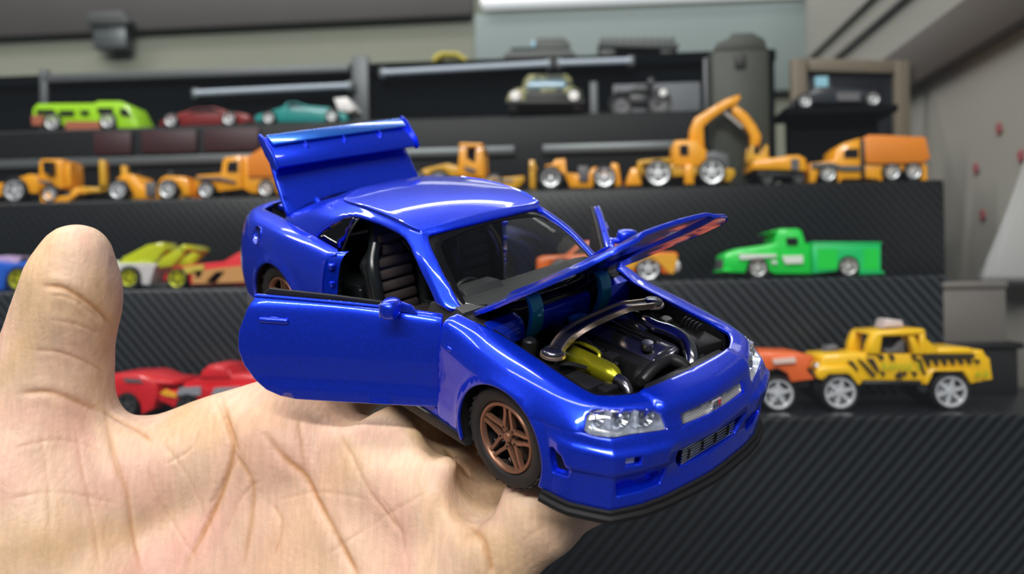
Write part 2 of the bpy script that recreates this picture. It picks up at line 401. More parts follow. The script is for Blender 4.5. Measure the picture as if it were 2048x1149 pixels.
def rot_y(p, th, px_, pz_):
    p = np.array(p, float).copy(); c, s = math.cos(th), math.sin(th); x = p[..., 0]-px_; z = p[..., 2]-pz_
    p[..., 0] = px_+x*c-z*s; p[..., 2] = pz_+x*s+z*c; return p
def rot_z(p, th, px_, py_):
    p = np.array(p, float).copy(); c, s = math.cos(th), math.sin(th); x = p[..., 0]-px_; y = p[..., 1]-py_
    p[..., 0] = px_+x*c-y*s; p[..., 1] = py_+x*s+y*c; return p
def xf_obj(o, fn):
    me = o.data; co = np.empty(len(me.vertices)*3); me.vertices.foreach_get('co', co); co = fn(co.reshape(-1, 3)); me.vertices.foreach_set('co', co.ravel()); me.update()
def half_panel(name, fn, outer, m, parent, holes=(), mirror=True, post=None, **k):
    """right-hand half; its edges on the centre plane are welded to the mirrored half"""
    v, f = panel_data(fn, outer, holes, **k)
    if post is not None: v = post(v)
    if mirror:
        n = len(v); v2 = v.copy(); v2[:, 1] *= -1; v = np.vstack([v, v2]); f = f+[tuple(i+n for i in t[::-1]) for t in f]
    bm = bmesh.new(); bv = [bm.verts.new(p) for p in v]
    for t in f:
        try: bm.faces.new([bv[i] for i in t])
        except ValueError: pass
    if mirror:
        # drop the rolled rims that cross the centre plane, then weld
        kill = [q for q in bm.faces if all(abs(w_.co.y) < .0125 for w_ in q.verts) and len(q.verts) == 4]
        bmesh.ops.delete(bm, geom=kill, context='FACES')
        for q in bm.verts:
            if abs(q.co.y) < 2e-3: q.co.y = 0
        bmesh.ops.remove_doubles(bm, verts=bm.verts, dist=3e-4)
    loose = [q for q in bm.verts if not q.link_faces]; bmesh.ops.delete(bm, geom=loose, context='VERTS')
    return obj_bm(name, bm, m, parent, True, None)
def circ(fn, cx, cz, r, a0, a1, n, u0, v0):
    out = []
    for i in range(n+1):
        a = math.radians(a0+(a1-a0)*i/n); u0, v0 = inv(fn, cx+r*math.cos(a), cz+r*math.sin(a), u0, v0); out.append((u0, v0))
    return out
AF = (-.005, .30, .385); AR = (-2.685, .305, .375)
BS = (.33, .12)
# --- front half of the shell: fenders, nose
arch_f_rear = circ(belt, AF[0], AF[2]*0+.30, AF[2], 203, 49, 22, 7.1, .2)     # from rear foot over the top to the bumper seam
arch_f_front = circ(belt, AF[0], .30, AF[2], 49, -20, 10, 5.3, 3.4)
def flare(cx, cz, R, amt=.022, wid=.075):
    def d(P, UV):
        P = P.copy(); dd = np.hypot(P[:, 0]-cx, P[:, 2]-cz)-R; w_ = np.clip(1-dd/wid, 0, 1)**2*(P[:, 2] < .80)
        P[:, 1] += np.sign(P[:, 1])*w_*amt; return P
    return d
head_edge = [(3.83, 4.75), (3.67, 5.22), (3.47, 5.46), (3.23, 5.58), (2.7, 5.66), (2.11, 5.68), (1.72, 5.58), (1.42, 5.40), (1.27, 5.08), (1.17, 4.42), (1.18, 4.14)]
def nose_disp(P, UV):
    P = flare(*AF)(P, UV); u = np.abs(UV[:, 0]); t = UV[:, 1]
    a = np.clip((1.32-u)/.16, 0, 1); a = a*a*(3-2*a)*np.clip((t-4.75)/.3, 0, 1); P[:, 2] += .020*a; P[:, 0] += .012*a*np.clip((6.2-t)/.8, 0, 1); return P
shell_outer = [(0, 7), (8, 7), (8, 0)] + arch_f_rear + [(4.6, 3.72), (3.95, 3.98), (3.80, 4.15)] + head_edge + [(1.0, 4.0), (.86, 3.92), (.81, 4.10), (.795, 4.74), (.4, 4.80), (0, 4.82)]
shell = half_panel('front_fender_shell', belt, shell_outer[::-1], BLUE, car, h=.032, scale=BS, thick=.022, r=.007, disp=nose_disp)
# --- front bumper
bump_outer = [(0, 4.04), (.78, 3.98), (.86, 3.86), (1.0, 3.94), (1.18, 4.08), (2.34, 4.14), (3.16, 4.05), (3.60, 3.95), (3.80, 4.0), (4.0, 3.91), (4.6, 3.65)] + arch_f_front + [(4.9, .05), (4, .05), (3, .05), (2, .05), (1, .05), (0, .05)]
intake = [(0, 1.0), (.78, 1.0), (.93, 1.7), (.9, 2.05), (.4, 2.12), (0, 2.12)]
bump_half = bump_outer[:-1] + [(0, .05), (0, .98), (.74, .98), (.86, 1.4), (.95, 1.95), (.91, 2.32), (.4, 2.40), (0, 2.42)]
duct = [(2.93, 1.52), (2.07, 1.56), (1.06, 1.48), (1.10, 1.05), (1.26, .62), (2.84, .60)]
brake = [(4.88, 2.50), (4.68, 2.72), (4.30, 2.40), (4.08, 1.75), (4.03, 1.40), (4.12, 1.20), (4.72, 1.08), (4.85, 1.7)]
fog = [(2.70, 3.0), (2.74, 2.26), (2.23, 2.18), (2.23, 2.98)]
def crease(P, UV):
    P = flare(*AF)(P, UV); t = UV[:, 1]; u = UV[:, 0]
    d = .022*np.clip((t-1.66)/.18, 0, 1)*np.clip((3.45-t)/.3, 0, 1)         # the upper bumper band stands a little proud
    f_ = np.clip((u-.9)/.4, 0, 1)*np.clip((5.0-u)/.5, 0, 1)
    s_ = np.clip((u-2.2)/1.6, 0, 1)
    P[:, 0] += d*f_*(1-s_*.8); P[:, 1] += np.sign(P[:, 1])*d*f_*s_; return P
bumper = half_panel('front_bumper', belt, bump_half, BLUE, car, holes=[duct, brake, fog], h=.019, scale=BS, thick=.03, r=.010, disp=crease)
def pocket(name, fn, poly, depth, m_wall, m_back, parent, shrink=.9, n_in=None, mirror=(1, -1), k=6, inset=.012):
    """recess behind a hole: walls run back from the opening to a floor"""
    P2 = densify(poly, .03, np.array(BS)); P = fn(P2[:, 0], P2[:, 1]); c = P.mean(0)
    e = 1e-3; cc = P2.mean(0); du = fn(cc[None, 0]+e, cc[None, 1])[0]-fn(cc[None, 0]-e, cc[None, 1])[0]; dv = fn(cc[None, 0], cc[None, 1]+e)[0]-fn(cc[None, 0], cc[None, 1]-e)[0]
    N = np.cross(du, dv); N /= np.linalg.norm(N)
    if N @ (c-np.array([0, 0, .5])) < 0: N = -N
    if n_in is not None: N = np.array(n_in)
    A = P-N*inset; B = c+(P-c)*shrink-N*depth; n = len(P); o = None
    for sgn in mirror:
        F1 = np.array([1, sgn, 1]); v = np.vstack([A, B])*F1; f = [(i, (i+1) % n, n+(i+1) % n, n+i) for i in range(n)]
        o = obj(name, v, f, m_wall, parent, True, 50)
        obj(name.replace('wall', 'floor'), B*F1, [tuple(range(n))], m_back, o, False)
    return o
pocket('duct_wall', belt, duct, .07, BLUE, BLUE, bumper, .88)
pocket('brake_duct_wall', belt, brake, .05, BLUE, DARK, bumper, .8)
pocket('lamp_wall', belt, fog, .035, BLUE, BLUE, bumper, .9)
full_intake = [(p[0], p[1]) for p in [(.74, .98), (.86, 1.4), (.95, 1.95), (.91, 2.32), (.4, 2.40), (0, 2.42)]]
full_intake = full_intake + [(-a, b) for a, b in full_intake[::-1] if a > 0]
pocket('intake_wall', belt, full_intake, .10, BLUE, DARK, bumper, .97, n_in=(1, 0, 0), mirror=(1,))
# intercooler slats inside the intake
for i in range(6):
    z = .298+i*.020
    box_obj('intercooler_slat', (.868, 0, z), (.02, .56, .010), CHROME if i % 1 == 0 else DARK, bumper, .002)
for y in (-.21, -.07, .07, .21):
    box_obj('slat_brace', (.876, y, .345), (.016, .018, .07), DARK, bumper, .002)
# turn lamps
FOGM = mat('clear_ribbed_lamp', (.72, .74, .78), .18, .3)
for sg in (1, -1):
    P2 = np.array([(2.70, 2.94), (2.73, 2.36), (2.36, 2.30), (2.35, 2.90)]); P = belt(P2[:, 0], P2[:, 1])*np.array([1, sg, 1])-np.array([.010, 0, 0])
    lamp = None
    for i in range(9):
        a, b = i/9, (i+.72)/9
        q = [P[0]+(P[3]-P[0])*a, P[1]+(P[2]-P[1])*a, P[1]+(P[2]-P[1])*b, P[0]+(P[3]-P[0])*b]
        bm = bmesh.new(); F_ = [bm.verts.new(p) for p in q]; B_ = [bm.verts.new(np.array(p)-np.array([.015, 0, 0])) for p in q]
        bm.faces.new(F_); bm.faces.new(B_[::-1])
        for j in range(4): bm.faces.new((F_[j], B_[j], B_[(j+1) % 4], F_[(j+1) % 4]))
        rb = obj_bm('turn_lamp_rib', bm, FOGM, bumper, False)
# --- chin lip: black splitter in two steps
def sweep(name, us, prof, m, parent, t0=.05, tnorm=None):
    us = np.array(us); base = belt(us, np.full(len(us), t0)); tg = np.gradient(base, axis=0); nn = np.c_[-tg[:, 1], tg[:, 0]]; nn /= np.linalg.norm(nn, axis=1)[:, None]
    cc = base[:, :2].mean(0)
    if ((base[:, :2]-np.array([0, 0]))*nn).sum() < 0: nn = -nn
    V = []; F = []; k = len(prof)
    for i, b in enumerate(base):
        for d, z in prof: V.append((b[0]+nn[i, 0]*d, b[1]+nn[i, 1]*d, z))
    for i in range(len(base)-1):
        for j in range(k): F.append((i*k+j, i*k+(j+1) % k, (i+1)*k+(j+1) % k, (i+1)*k+j))
    F.append(tuple(range(k))); F.append(tuple((len(base)-1)*k+j for j in range(k))[::-1])
    bm = bmesh.new(); vv = [bm.verts.new(p) for p in V]
    for f in F: bm.faces.new([vv[i] for i in f])
    return obj_bm(name, bm, m, parent, True, 35)
lip_us = np.linspace(-5.0, 5.0, 81)
sweep('chin_lip', lip_us, [(-.08, .155), (.004, .155), (.018, .148), (.02, .125), (.03, .118), (.04, .112), (.042, .085), (.03, .078), (-.08, .078)], mat('matte_black_lip', (.010, .010, .011), .6, spec=.3), car)
# --- headlights
HEADR = mat('headlight_reflector', (.80, .83, .90), .2, .7)
head_poly = [(3.77, 4.20), (3.6, 4.03), (3.16, 4.13), (2.34, 4.22), (1.20, 4.17), (1.19, 4.42), (1.29, 5.06), (1.44, 5.37), (1.74, 5.54), (2.11, 5.64), (2.7, 5.62), (3.22, 5.54), (3.45, 5.42), (3.64, 5.19), (3.80, 4.75)]
for sg in (1, -1):
    hl = empty('headlight', (0, 0, 0), car)
    sgn = np.array([1, sg, 1])
    v, f = panel_data(belt, head_poly, h=.03, scale=BS, thick=.012, r=.008, inner=False)
    hsh = obj('headlight_lens', (v+np.array([.004, 0, .002]))*sgn, f, LENS, hl, True, None)
    P2 = densify(head_poly, .03, np.array(BS)); P = belt(P2[:, 0], P2[:, 1]); c = P.mean(0); back = c+(P-c)*.96+np.array([-.075, .035, -.01])
    n = len(P)
    obj('headlight_bowl', np.vstack([P*.999-np.array([.008, -.004, 0]), back])*sgn, [(i, (i+1) % n, n+(i+1) % n, n+i) for i in range(n)]+[tuple(range(n, 2*n))], HEADR, hl, True, 30)
    for (u, t, r) in ((1.75, 4.72, .044), (2.55, 4.78, .048), (3.3, 4.70, .042)):
        b = belt(np.array([u]), np.array([t]))[0]*sgn
        Mx = Matrix.Translation(Vector(b)+Vector((-.045, sg*.022, -.004))) @ Matrix.Rotation(math.radians(90), 4, 'Y') @ Matrix.Rotation(0, 4, 'Z')
        lathe_obj('reflector_bowl', [(.001, -.03), (r*.5, -.024), (r*.85, 0), (r, .022), (r*1.03, .022), (r*.9, -.01), (.001, -.045)], CHROME, hl, 20, Mx)
        lathe_obj('bulb', [(.0, .012), (.012, .008), (.016, -.01), (.016, -.03)], mat('bulb_white', (.85, .87, .9), .2), hl, 10, Mx)
    for u in (2.15, 2.98):
        a = belt(np.array([u, u]), np.array([4.25, 5.42]))*sgn; mid = Vector(a.mean(0))+Vector((-.035, sg*.02, 0))
        box_obj('headlight_rib', mid, (.05, .012, .11), HEADR, hl, .004)
# --- grille with badge
GR = mat('silver_mesh', (.55, .55, .57), .35, .7)
def mesh_grille_mat():
    m = mat('silver_mesh_grille', (.62, .62, .63), .35, .6); nt = m.node_tree; b = nt.nodes['Principled BSDF']
    tc = nt.nodes.new('ShaderNodeTexCoord'); sx = nt.nodes.new('ShaderNodeSeparateXYZ'); nt.links.new(tc.outputs['Object'], sx.inputs[0])
    def wave(sgn):
        a = nt.nodes.new('ShaderNodeMath'); a.operation = 'MULTIPLY_ADD'; a.inputs[1].default_value = sgn; nt.links.new(sx.outputs['Z'], a.inputs[0]); nt.links.new(sx.outputs['Y'], a.inputs[2])
        m1 = nt.nodes.new('ShaderNodeMath'); m1.operation = 'MULTIPLY'; m1.inputs[1].default_value = 2*math.pi/.021; nt.links.new(a.outputs[0], m1.inputs[0])
        s = nt.nodes.new('ShaderNodeMath'); s.operation = 'SINE'; nt.links.new(m1.outputs[0], s.inputs[0]); return s
    a, c = wave(1), wave(-1); mn = nt.nodes.new('ShaderNodeMath'); mn.operation = 'MAXIMUM'; nt.links.new(a.outputs[0], mn.inputs[0]); nt.links.new(c.outputs[0], mn.inputs[1])
    rp = nt.nodes.new('ShaderNodeValToRGB'); rp.color_ramp.elements[0].position = .25; rp.color_ramp.elements[0].color = (.13, .13, .14, 1); rp.color_ramp.elements[1].position = .55; rp.color_ramp.elements[1].color = (.68, .68, .68, 1)
    nt.links.new(mn.outputs[0], rp.inputs[0]); nt.links.new(rp.outputs[0], b.inputs['Base Color'])
    return m
grille = panel('grille', lambda u, v: belt(u, v)-np.array([.016, 0, 0]), [(-.775, 4.08), (.775, 4.08), (.765, 4.70), (0, 4.76), (-.765, 4.70)], mesh_grille_mat(), car, h=.03, scale=BS, thick=.02, r=.004)
# frame walls around the grille
gp = np.array([(-.80, 4.0), (0, 4.05), (.80, 4.0), (.79, 4.73), (0, 4.81), (-.79, 4.73)]); gl = densify(gp, .03, np.array(BS)); G0 = belt(gl[:, 0], gl[:, 1]); G1 = G0-np.array([.05, 0, 0]); n = len(G0)
obj('grille_frame', np.vstack([G0-np.array([.006, 0, 0]), G1]), [(i, (i+1) % n, n+(i+1) % n, n+i) for i in range(n)], BLUE, car, True, 40)
bc = belt(np.array([0.0]), np.array([4.42]))[0]
badge = box_obj('badge_plate', (bc[0]-.012, 0, bc[2]+.002), (.016, .092, .058), mat('badge_silver', (.72, .72, .72), .3, .6), grille, .003)
MB_ = Matrix.Translation((bc[0]-.0025, 0, bc[2]+.002)) @ Matrix.Rotation(math.radians(90), 4, 'Z') @ Matrix.Rotation(math.radians(90), 4, 'X')
text_obj('badge_letters', 'GT', .058, MB_ @ Matrix.Translation((-.018, 0, 0)), mat('badge_black', (.02, .02, .02), .4), badge, .002, .75)
text_obj('badge_letter', 'R', .064, MB_ @ Matrix.Translation((.026, -.001, 0)), mat('badge_red', (.6, .02, .03), .4), badge, .002, .8)
# --- rear half of the shell
arch_r = circ(belt, AR[0], AR[1], AR[2], -24, 204, 26, 10.9, .1)
rear_outer = [(10, 7), (9.93, 6.3), (10.02, 5), (10.04, 3), (10.0, .9), (9.9, 0)] + arch_r + [(13.6, 0), (14.5, 0), (15.5, 0), (17, 0), (17, 7)]
half_panel('rear_quarter_shell', belt, rear_outer, BLUE, car, h=.034, scale=BS, thick=.024, r=.008, disp=flare(*AR))
# door jamb faces with bosses
for sg in (1, -1):
    P2 = np.array([(9.97, t) for t in np.linspace(.8, 6.6, 16)]); A = belt(P2[:, 0], P2[:, 1])*np.array([1, sg, 1]); B = A+np.array([.055, sg*.10, 0]); B[:, 1] = A[:, 1]+sg*.085
    v = np.vstack([A, B]); f = [(i, i+1, 17+i, 16+i) for i in range(15)]
    jamb = obj('door_jamb', v, f, BLUE, car, True, 40)
    for z in (.86, .72, .60, .50):
        box_obj('jamb_boss', (-1.955, -sg*.885, z), (.05, .05, .045), BLUE, jamb, .012)
    # sill between the arches
    bm = bmesh.new(); add_prism(bm, [(-.60, .12), (-.60, .23), (-.66, .245), (-1.95, .245), (-2.05, .23), (-2.05, .12)], -sg*.80, -sg*.925, .012)
    obj_bm('door_sill', bm, BLUE, car)
    bm = bmesh.new(); add_prism(bm, [(-.33, .105), (-.38, .175), (-.6, .18), (-2.2, .18), (-2.30, .16), (-2.34, .105)], -sg*.78, -sg*.95, .012)
    obj_bm('side_skirt', bm, BLACK, car)
# round tail lamps
for sg in (1, -1):
    for y, r in ((.62, .105), (.36, .09)):
        lathe_obj('tail_lamp', [(0, .03), (r*.7, .028), (r, .012), (r, -.03)], mat('red_lamp', (.45, .01, .012), .2, 0, .5), car, 22, Matrix.Translation((-3.585 if y < .5 else -3.555, sg*y, .70)) @ Matrix.Rotation(math.radians(-90), 4, 'Y'))
# --- greenhouse: pillars and roof
GS = (.36, .26)
side_edge = [(5.70, 0), (5.68, .3), (5.56, .9), (5.40, 1.4), (5.22, 1.60), (4.9, 1.69), (4.34, 1.75), (3.75, 1.73), (3.46, 1.65), (3.25, 1.45), (3.03, 1.07), (2.82, .43), (2.75, 0)]
ws_edge = [(1.88, 0), (1.90, .53), (1.96, 1.17), (2.10, 1.70), (2.12, 1.92), (2.0, 2.08), (1.8, 2.12), (1.5, 2.10), (1.08, 2.06), (.5, 2.03), (0, 2.02)]
rw_edge = [(9, 1.95), (8.2, 1.93), (7.6, 1.88), (7.35, 1.75), (7.30, 1.2), (7.28, .35), (7.4, .12), (8, .10), (9, .10)]
roof_poly = side_edge + ws_edge + [(0, 4), (9, 4)] + rw_edge + [(9, 0), (8, 0), (7, 0)]
half_panel('roof_and_pillars', green, roof_poly[::-1], BLUE, car, h=.032, scale=GS, thick=.035, r=.010)
# roof drip grooves
for sg in (1, -1):
    us = np.linspace(2.55, 6.3, 30); P = green(us, np.full(30, 2.42))*np.array([1, sg, 1])
    tube_obj('roof_drip_rail', [tuple(p+np.array([0, -sg*.0, .004])) for p in P], .009, BLUE, car, 6)
# windscreen: black border and clear pane
def off(fn, d): return lambda u, v: fn(u, v)+np.array(d)
ws_out = [(1.94, -.05), (1.96, .53), (2.02, 1.17), (2.17, 1.70), (2.18, 1.95), (2.03, 2.13), (1.8, 2.17), (1.5, 2.15), (1.08, 2.11), (.5, 2.08), (0, 2.07)]; ws_in = [(1.70, .12), (1.68, .9), (1.67, 1.60), (1.55, 1.72), (.8, 1.83), (0, 1.88)]
bord = ws_out + [(0, 1.88)] + ws_in[::-1][1:] + [(0, .07), (0, -.05)]
half_panel('windscreen_border', off(green, (-.012, 0, -.018)), ws_out + ws_in[::-1] + [(.8, .08), (0, .08), (0, -.05)], mat('gloss_black', (.004, .004, .005), .12), car, h=.05, scale=GS, thick=.006, r=.002)
half_panel('windscreen', off(green, (-.014, 0, -.022)), ws_out + [(0, -.05)], CLEAR, car, h=.05, scale=GS, thick=.005, r=.002, inner=False)
half_panel('rear_window', off(green, (.01, 0, -.022)), [(9, 2.0), (8.2, 1.98), (7.5, 1.93), (7.27, 1.75), (7.24, .3), (7.4, .06), (9, .04)], SMOKE, car, h=.06, scale=GS, thick=.005, r=.002, inner=False)
for sg in (1, -1):
    q = [(5.69, .02), (5.67, .3), (5.55, .9), (5.39, 1.39), (5.22, 1.59), (5.03, 1.66), (5.06, 1.0), (5.12, .02)]
    v, f = panel_data(off(green, (0, .02, 0)), q, h=.05, scale=GS, thick=.005, r=.002, inner=False); obj('quarter_window', v*np.array([1, sg, 1]), f, SMOKE, car, True, None)
    P = green(np.linspace(5.12, 5.02, 10), np.linspace(0, 1.72, 10))*np.array([1, sg, 1]); tube_obj('window_pillar', [tuple(p+np.array([0, sg*.028, 0])) for p in P], .009, BLACK, car, 6)
# --- hood
ZE_X = [-.60, -.32, 0, .31, .5, .67, .75]; ZE_Z = [.895, .852, .816, .778, .76, .752, .74]
def hood_z(x, y):
    x = np.asarray(x, float); y = np.asarray(y, float); z = np.interp(x, ZE_X, ZE_Z); a = np.abs(y)/.69
    z = z+.042*(1-a**2)
    b = np.clip((.40-np.abs(y))/.09, 0, 1); b = b*b*(3-2*b); z = z+.022*b
    return z
def hood_fn(x, y): return np.stack([np.asarray(x, float), np.asarray(y, float), hood_z(x, y)], -1)
TH = math.radians(40.5); HX, HZ = -.60, .895
hood_poly = [(.70, 0), (.695, -.25), (.685, -.42), (.64, -.555), (.56, -.645), (.48, -.675), (.38, -.686), (.2, -.69), (0, -.688), (-.32, -.686), (-.52, -.683), (-.60, -.66), (-.59, -.50), (-.545, -.25), (-.52, 0)]
hood = half_panel('hood', hood_fn, hood_poly, BLUE, car, h=.04, thick=.03, r=.012, post=lambda v: rot_y(v, TH, HX, HZ))
# hood scoops drawn as raised vents
for sg in (1, -1):
    bm = bmesh.new(); add_box(bm, (.18, sg*.20, float(hood_z(.18, .2))+.004), (.22, .07, .018), None, .008)
    o = obj_bm('hood_vent', bm, BLUE, hood); xf_obj(o, lambda v: rot_y(v, TH, HX, HZ))
TEAL = mat('teal_blue_metal', (.008, .32, .52), .3, .3, .8)
for sg in (1, -1):
    y = sg*.345; pts = smooth_pts([(-.40, .66), (-.35, .72), (-.318, .80), (-.31, .88), (-.325, .95), (-.35, .995), (-.37, 1.01)], 4)
    out = [(p[0]-.04, p[1]) for p in pts[::-1]]; ring = [(p[0], p[1]) for p in pts]+out
    bm = bmesh.new(); add_prism(bm, ring, y-.052, y+.052, .008, 2); obj_bm('hood_hinge_arm', bm, TEAL, hood)
# --- trunk lid with wing
TT = -math.radians(55.5); TX, TZ = -2.865, .965; LIDO = np.array([-.02, 0, .028])
def lid_z(x, y):
    x = np.asarray(x, float); y = np.asarray(y, float); d = -2.865-x
    return .972-.02*np.clip(d, 0, 1)-.6*np.clip(d-.60, 0, 1)**1.0*1.0+.018*(1-(y/.7)**2)
def lid_fn(x, y): return np.stack([np.asarray(x, float), np.asarray(y, float), lid_z(x, y)], -1)
lid_poly = [(-2.975, 0), (-2.965, -.25), (-2.93, -.48), (-2.895, -.60), (-2.855, -.685), (-2.90, -.70), (-3.2, -.685), (-3.47, -.66), (-3.49, -.5), (-3.50, 0)]
lid = half_panel('trunk_lid', lid_fn, lid_poly[::-1], BLUE, car, h=.04, thick=.03, r=.012, post=lambda v: rot_y(v, TT, TX, TZ)+LIDO)
def lid_child(name, bm, m=BLUE):
    o = obj_bm(name, bm, m, lid); xf_obj(o, lambda v: rot_y(v, TT, TX, TZ)+LIDO); return o
bm = bmesh.new()
wing = [(-3.235, 1.075), (-3.24, 1.10), (-3.30, 1.112), (-3.42, 1.075), (-3.525, 1.02), (-3.54, 1.0), (-3.53, .985), (-3.40, 1.01)]
add_prism(bm, wing, -.715, .715, .006); wg = lid_child('rear_wing', bm)
bm = bmesh.new(); add_prism(bm, [(-3.43, 1.085), (-3.44, 1.10), (-3.535, 1.055), (-3.55, 1.03), (-3.53, 1.02)], -.68, .68, .004); lid_child('wing_blade', bm, mat('bright_blue_metal', (.01, .13, .62), .25, .6, 1.0))
for sg in (1, -1):
    bm = bmesh.new(); add_prism(bm, [(-3.215, 1.06), (-3.22, 1.115), (-3.30, 1.13), (-3.50, 1.075), (-3.565, 1.03), (-3.56, .985), (-3.38, 1.0)], sg*.712, sg*.735, .006); lid_child('wing_end_plate', bm)
    bm = bmesh.new(); add_prism(bm, [(-3.30, .95), (-3.31, 1.09), (-3.42, 1.06), (-3.44, .93)], sg*.47, sg*.53, .006); lid_child('wing_support', bm)
for y in (-.38, 0, .38):
    bm = bmesh.new(); add_prism(bm, [(-3.36, 1.085), (-3.38, 1.105), (-3.46, 1.09), (-3.46, 1.07)], y-.008, y+.008, .002); lid_child('wing_bracket', bm)
for sg in (1, -1):
    tube_obj('trunk_hinge_arm', [(-2.80, sg*.40, .93), (-2.84, sg*.40, 1.0), (-2.93, sg*.40, 1.06), (-2.99, sg*.40, 1.07)], .03, BLUE, car, 8)
# trunk well
bm = bmesh.new(); W_ = [(-2.80, -.64), (-3.30, -.62), (-3.42, -.55), (-3.44, .55), (-3.30, .62), (-2.80, .64)]
top_ = [bm.verts.new((a, b, .935)) for a, b in W_]; bot_ = [bm.verts.new((a, b, .62)) for a, b in W_]
for i in range(6): bm.faces.new((top_[i], top_[(i+1) % 6], bot_[(i+1) % 6], bot_[i]))
bm.faces.new(bot_); well = obj_bm('trunk_well', bm, BLACK, car, False)
for x, y in ((-3.30, -.52), (-3.36, -.30), (-3.34, -.42)): box_obj('trunk_latch', (x, y, .925), (.07, .05, .05), BLUE, well, .012)
# deck between rear window and trunk
panel('rear_shelf', lambda x, y: np.stack([np.asarray(x, float), np.asarray(y, float), np.full(np.shape(x), .945)], -1), [(-2.72, -.66), (-2.72, .66), (-2.95, .60), (-3.05, 0), (-2.95, -.60)], BLACK, car, h=.1, thick=.02, r=.004)
# --- doors
def door(side):
    sg = -1 if side == 'right' else 1
    d = empty('door', (0, 0, 0), car)
    P = []
    for x, z in [(-.645, .895), (-.642, .6), (-.642, .262), (-1.2, .252), (-1.62, .252), (-1.72, .27), (-1.81, .31), (-1.885, .38), (-1.945, .48), (-1.975, .60), (-1.965, .72), (-1.925, .83), (-1.87, .935)]:
        P.append(inv(belt, x, z, 8+(-.64-x)/1.36*2, np.interp(z, [.15, .3, .45, .58, .73, .87, .93], [0, 1, 2, 3, 4, 5, 6])))
    P.append((9.80, 6.65)); P.append((9.3, 6.65)); P.append((8.6, 6.6)); P.append((8.03, 6.3))
    def groove(Q, UV):
        Q = Q.copy(); z = Q[:, 2]; Q[:, 1] += np.where(Q[:, 1] < 0, 1, -1)*(.010*np.exp(-((z-.395)/.018)**2)); return Q
    v, f = panel_data(belt, P, h=.034, scale=BS, thick=.03, r=.011, disp=groove)
    al = math.radians(43)
    def op(q):
        q = np.array(q, float); q = rot_z(q, al, -.66, -.915)
        q[..., 1] *= (1 if side == 'right' else -1); return q
    def mk(name, o): xf_obj(o, op); o.parent = d; return o
    bm = bmesh.new(); bv = [bm.verts.new(p) for p in v]
    for t in f:
        try: bm.faces.new([bv[i] for i in t])
        except ValueError: pass
    mk('door_skin', obj_bm('door_skin', bm, BLUE, None, True, None))
    # inner card
    bm = bmesh.new(); add_prism(bm, [(-.70, .30), (-1.70, .30), (-1.86, .42), (-1.90, .6), (-1.84, .86), (-.70, .85)], -.885, -.80, .02); mk('', obj_bm('door_card', bm, BLACK))
    bm = bmesh.new(); add_prism(bm, [(-.86, .925), (-1.35, .962), (-1.80, .985), (-1.85, .93), (-1.2, .91), (-.80, .895)], -.80, -.775, .004); mk('', obj_bm('window_seal', bm, DARK))
    # top trim strip
    us = np.linspace(8.5, 9.8, 14); q = belt(us, np.full(14, 6.25)); mk('', tube_obj('belt_trim', [tuple(p+np.array([0, -.004, .004])) for p in q], .012, BLUE, None, 6))
    # handle
    hz, hx = .815, -1.74
    yb = float(belt(np.array([9.6]), np.array([4.6]))[0][1])
    bm = bmesh.new(); add_box(bm, (hx, yb-.004, hz), (.20, .034, .036), None, .014, 3); mk('', obj_bm('door_handle', bm, BLUE))
    bm = bmesh.new(); add_lathe(bm, [(.0, .006), (.05, .006), (.058, 0), (.06, -.01)], 20, Matrix.Translation((hx, yb+.003, hz-.022)) @ Matrix.Rotation(math.radians(90), 4, 'X') @ Matrix.Diagonal((1.15, .8, 1, 1))); mk('', obj_bm('handle_recess', bm, BLUE))
    # mirror
    bm = bmesh.new(); bmesh.ops.create_icosphere(bm, subdivisions=3, radius=1.0)
    for q in bm.verts:
        c_ = q.co; k = max(abs(c_.x), abs(c_.y), abs(c_.z)); c_ *= (1/k)**.55
        if c_.x < -.72: c_.x = -.72
    bmesh.ops.transform(bm, matrix=Matrix.Translation((-.955, -.995, .985)) @ Matrix.Rotation(math.radians(-12), 4, 'Z') @ Matrix.Diagonal((.058, .085, .06, 1)), verts=bm.verts)
    mir = mk('', obj_bm('wing_mirror', bm, BLUE, None, True, 60))
    bm = bmesh.new(); add_prism(bm, [(-.80, .90), (-.84, .955), (-.93, .985), (-.985, .96), (-.98, .92)], -.885, -.845, .01); mk('', obj_bm('mirror_base', bm, BLUE))
    bm = bmesh.new(); add_box(bm, (-.93, -.92, .955), (.06, .08, .04), None, .012); mk('', obj_bm('mirror_stalk', bm, BLUE))
    bm = bmesh.new(); add_box(bm, (-1.0, -.99, .985), (.006, .13, .09), Matrix.Rotation(math.radians(-12), 3, 'Z'), .002); mk('', obj_bm('mirror_glass', bm, CHROME))
    return d
door('right'); door('left')
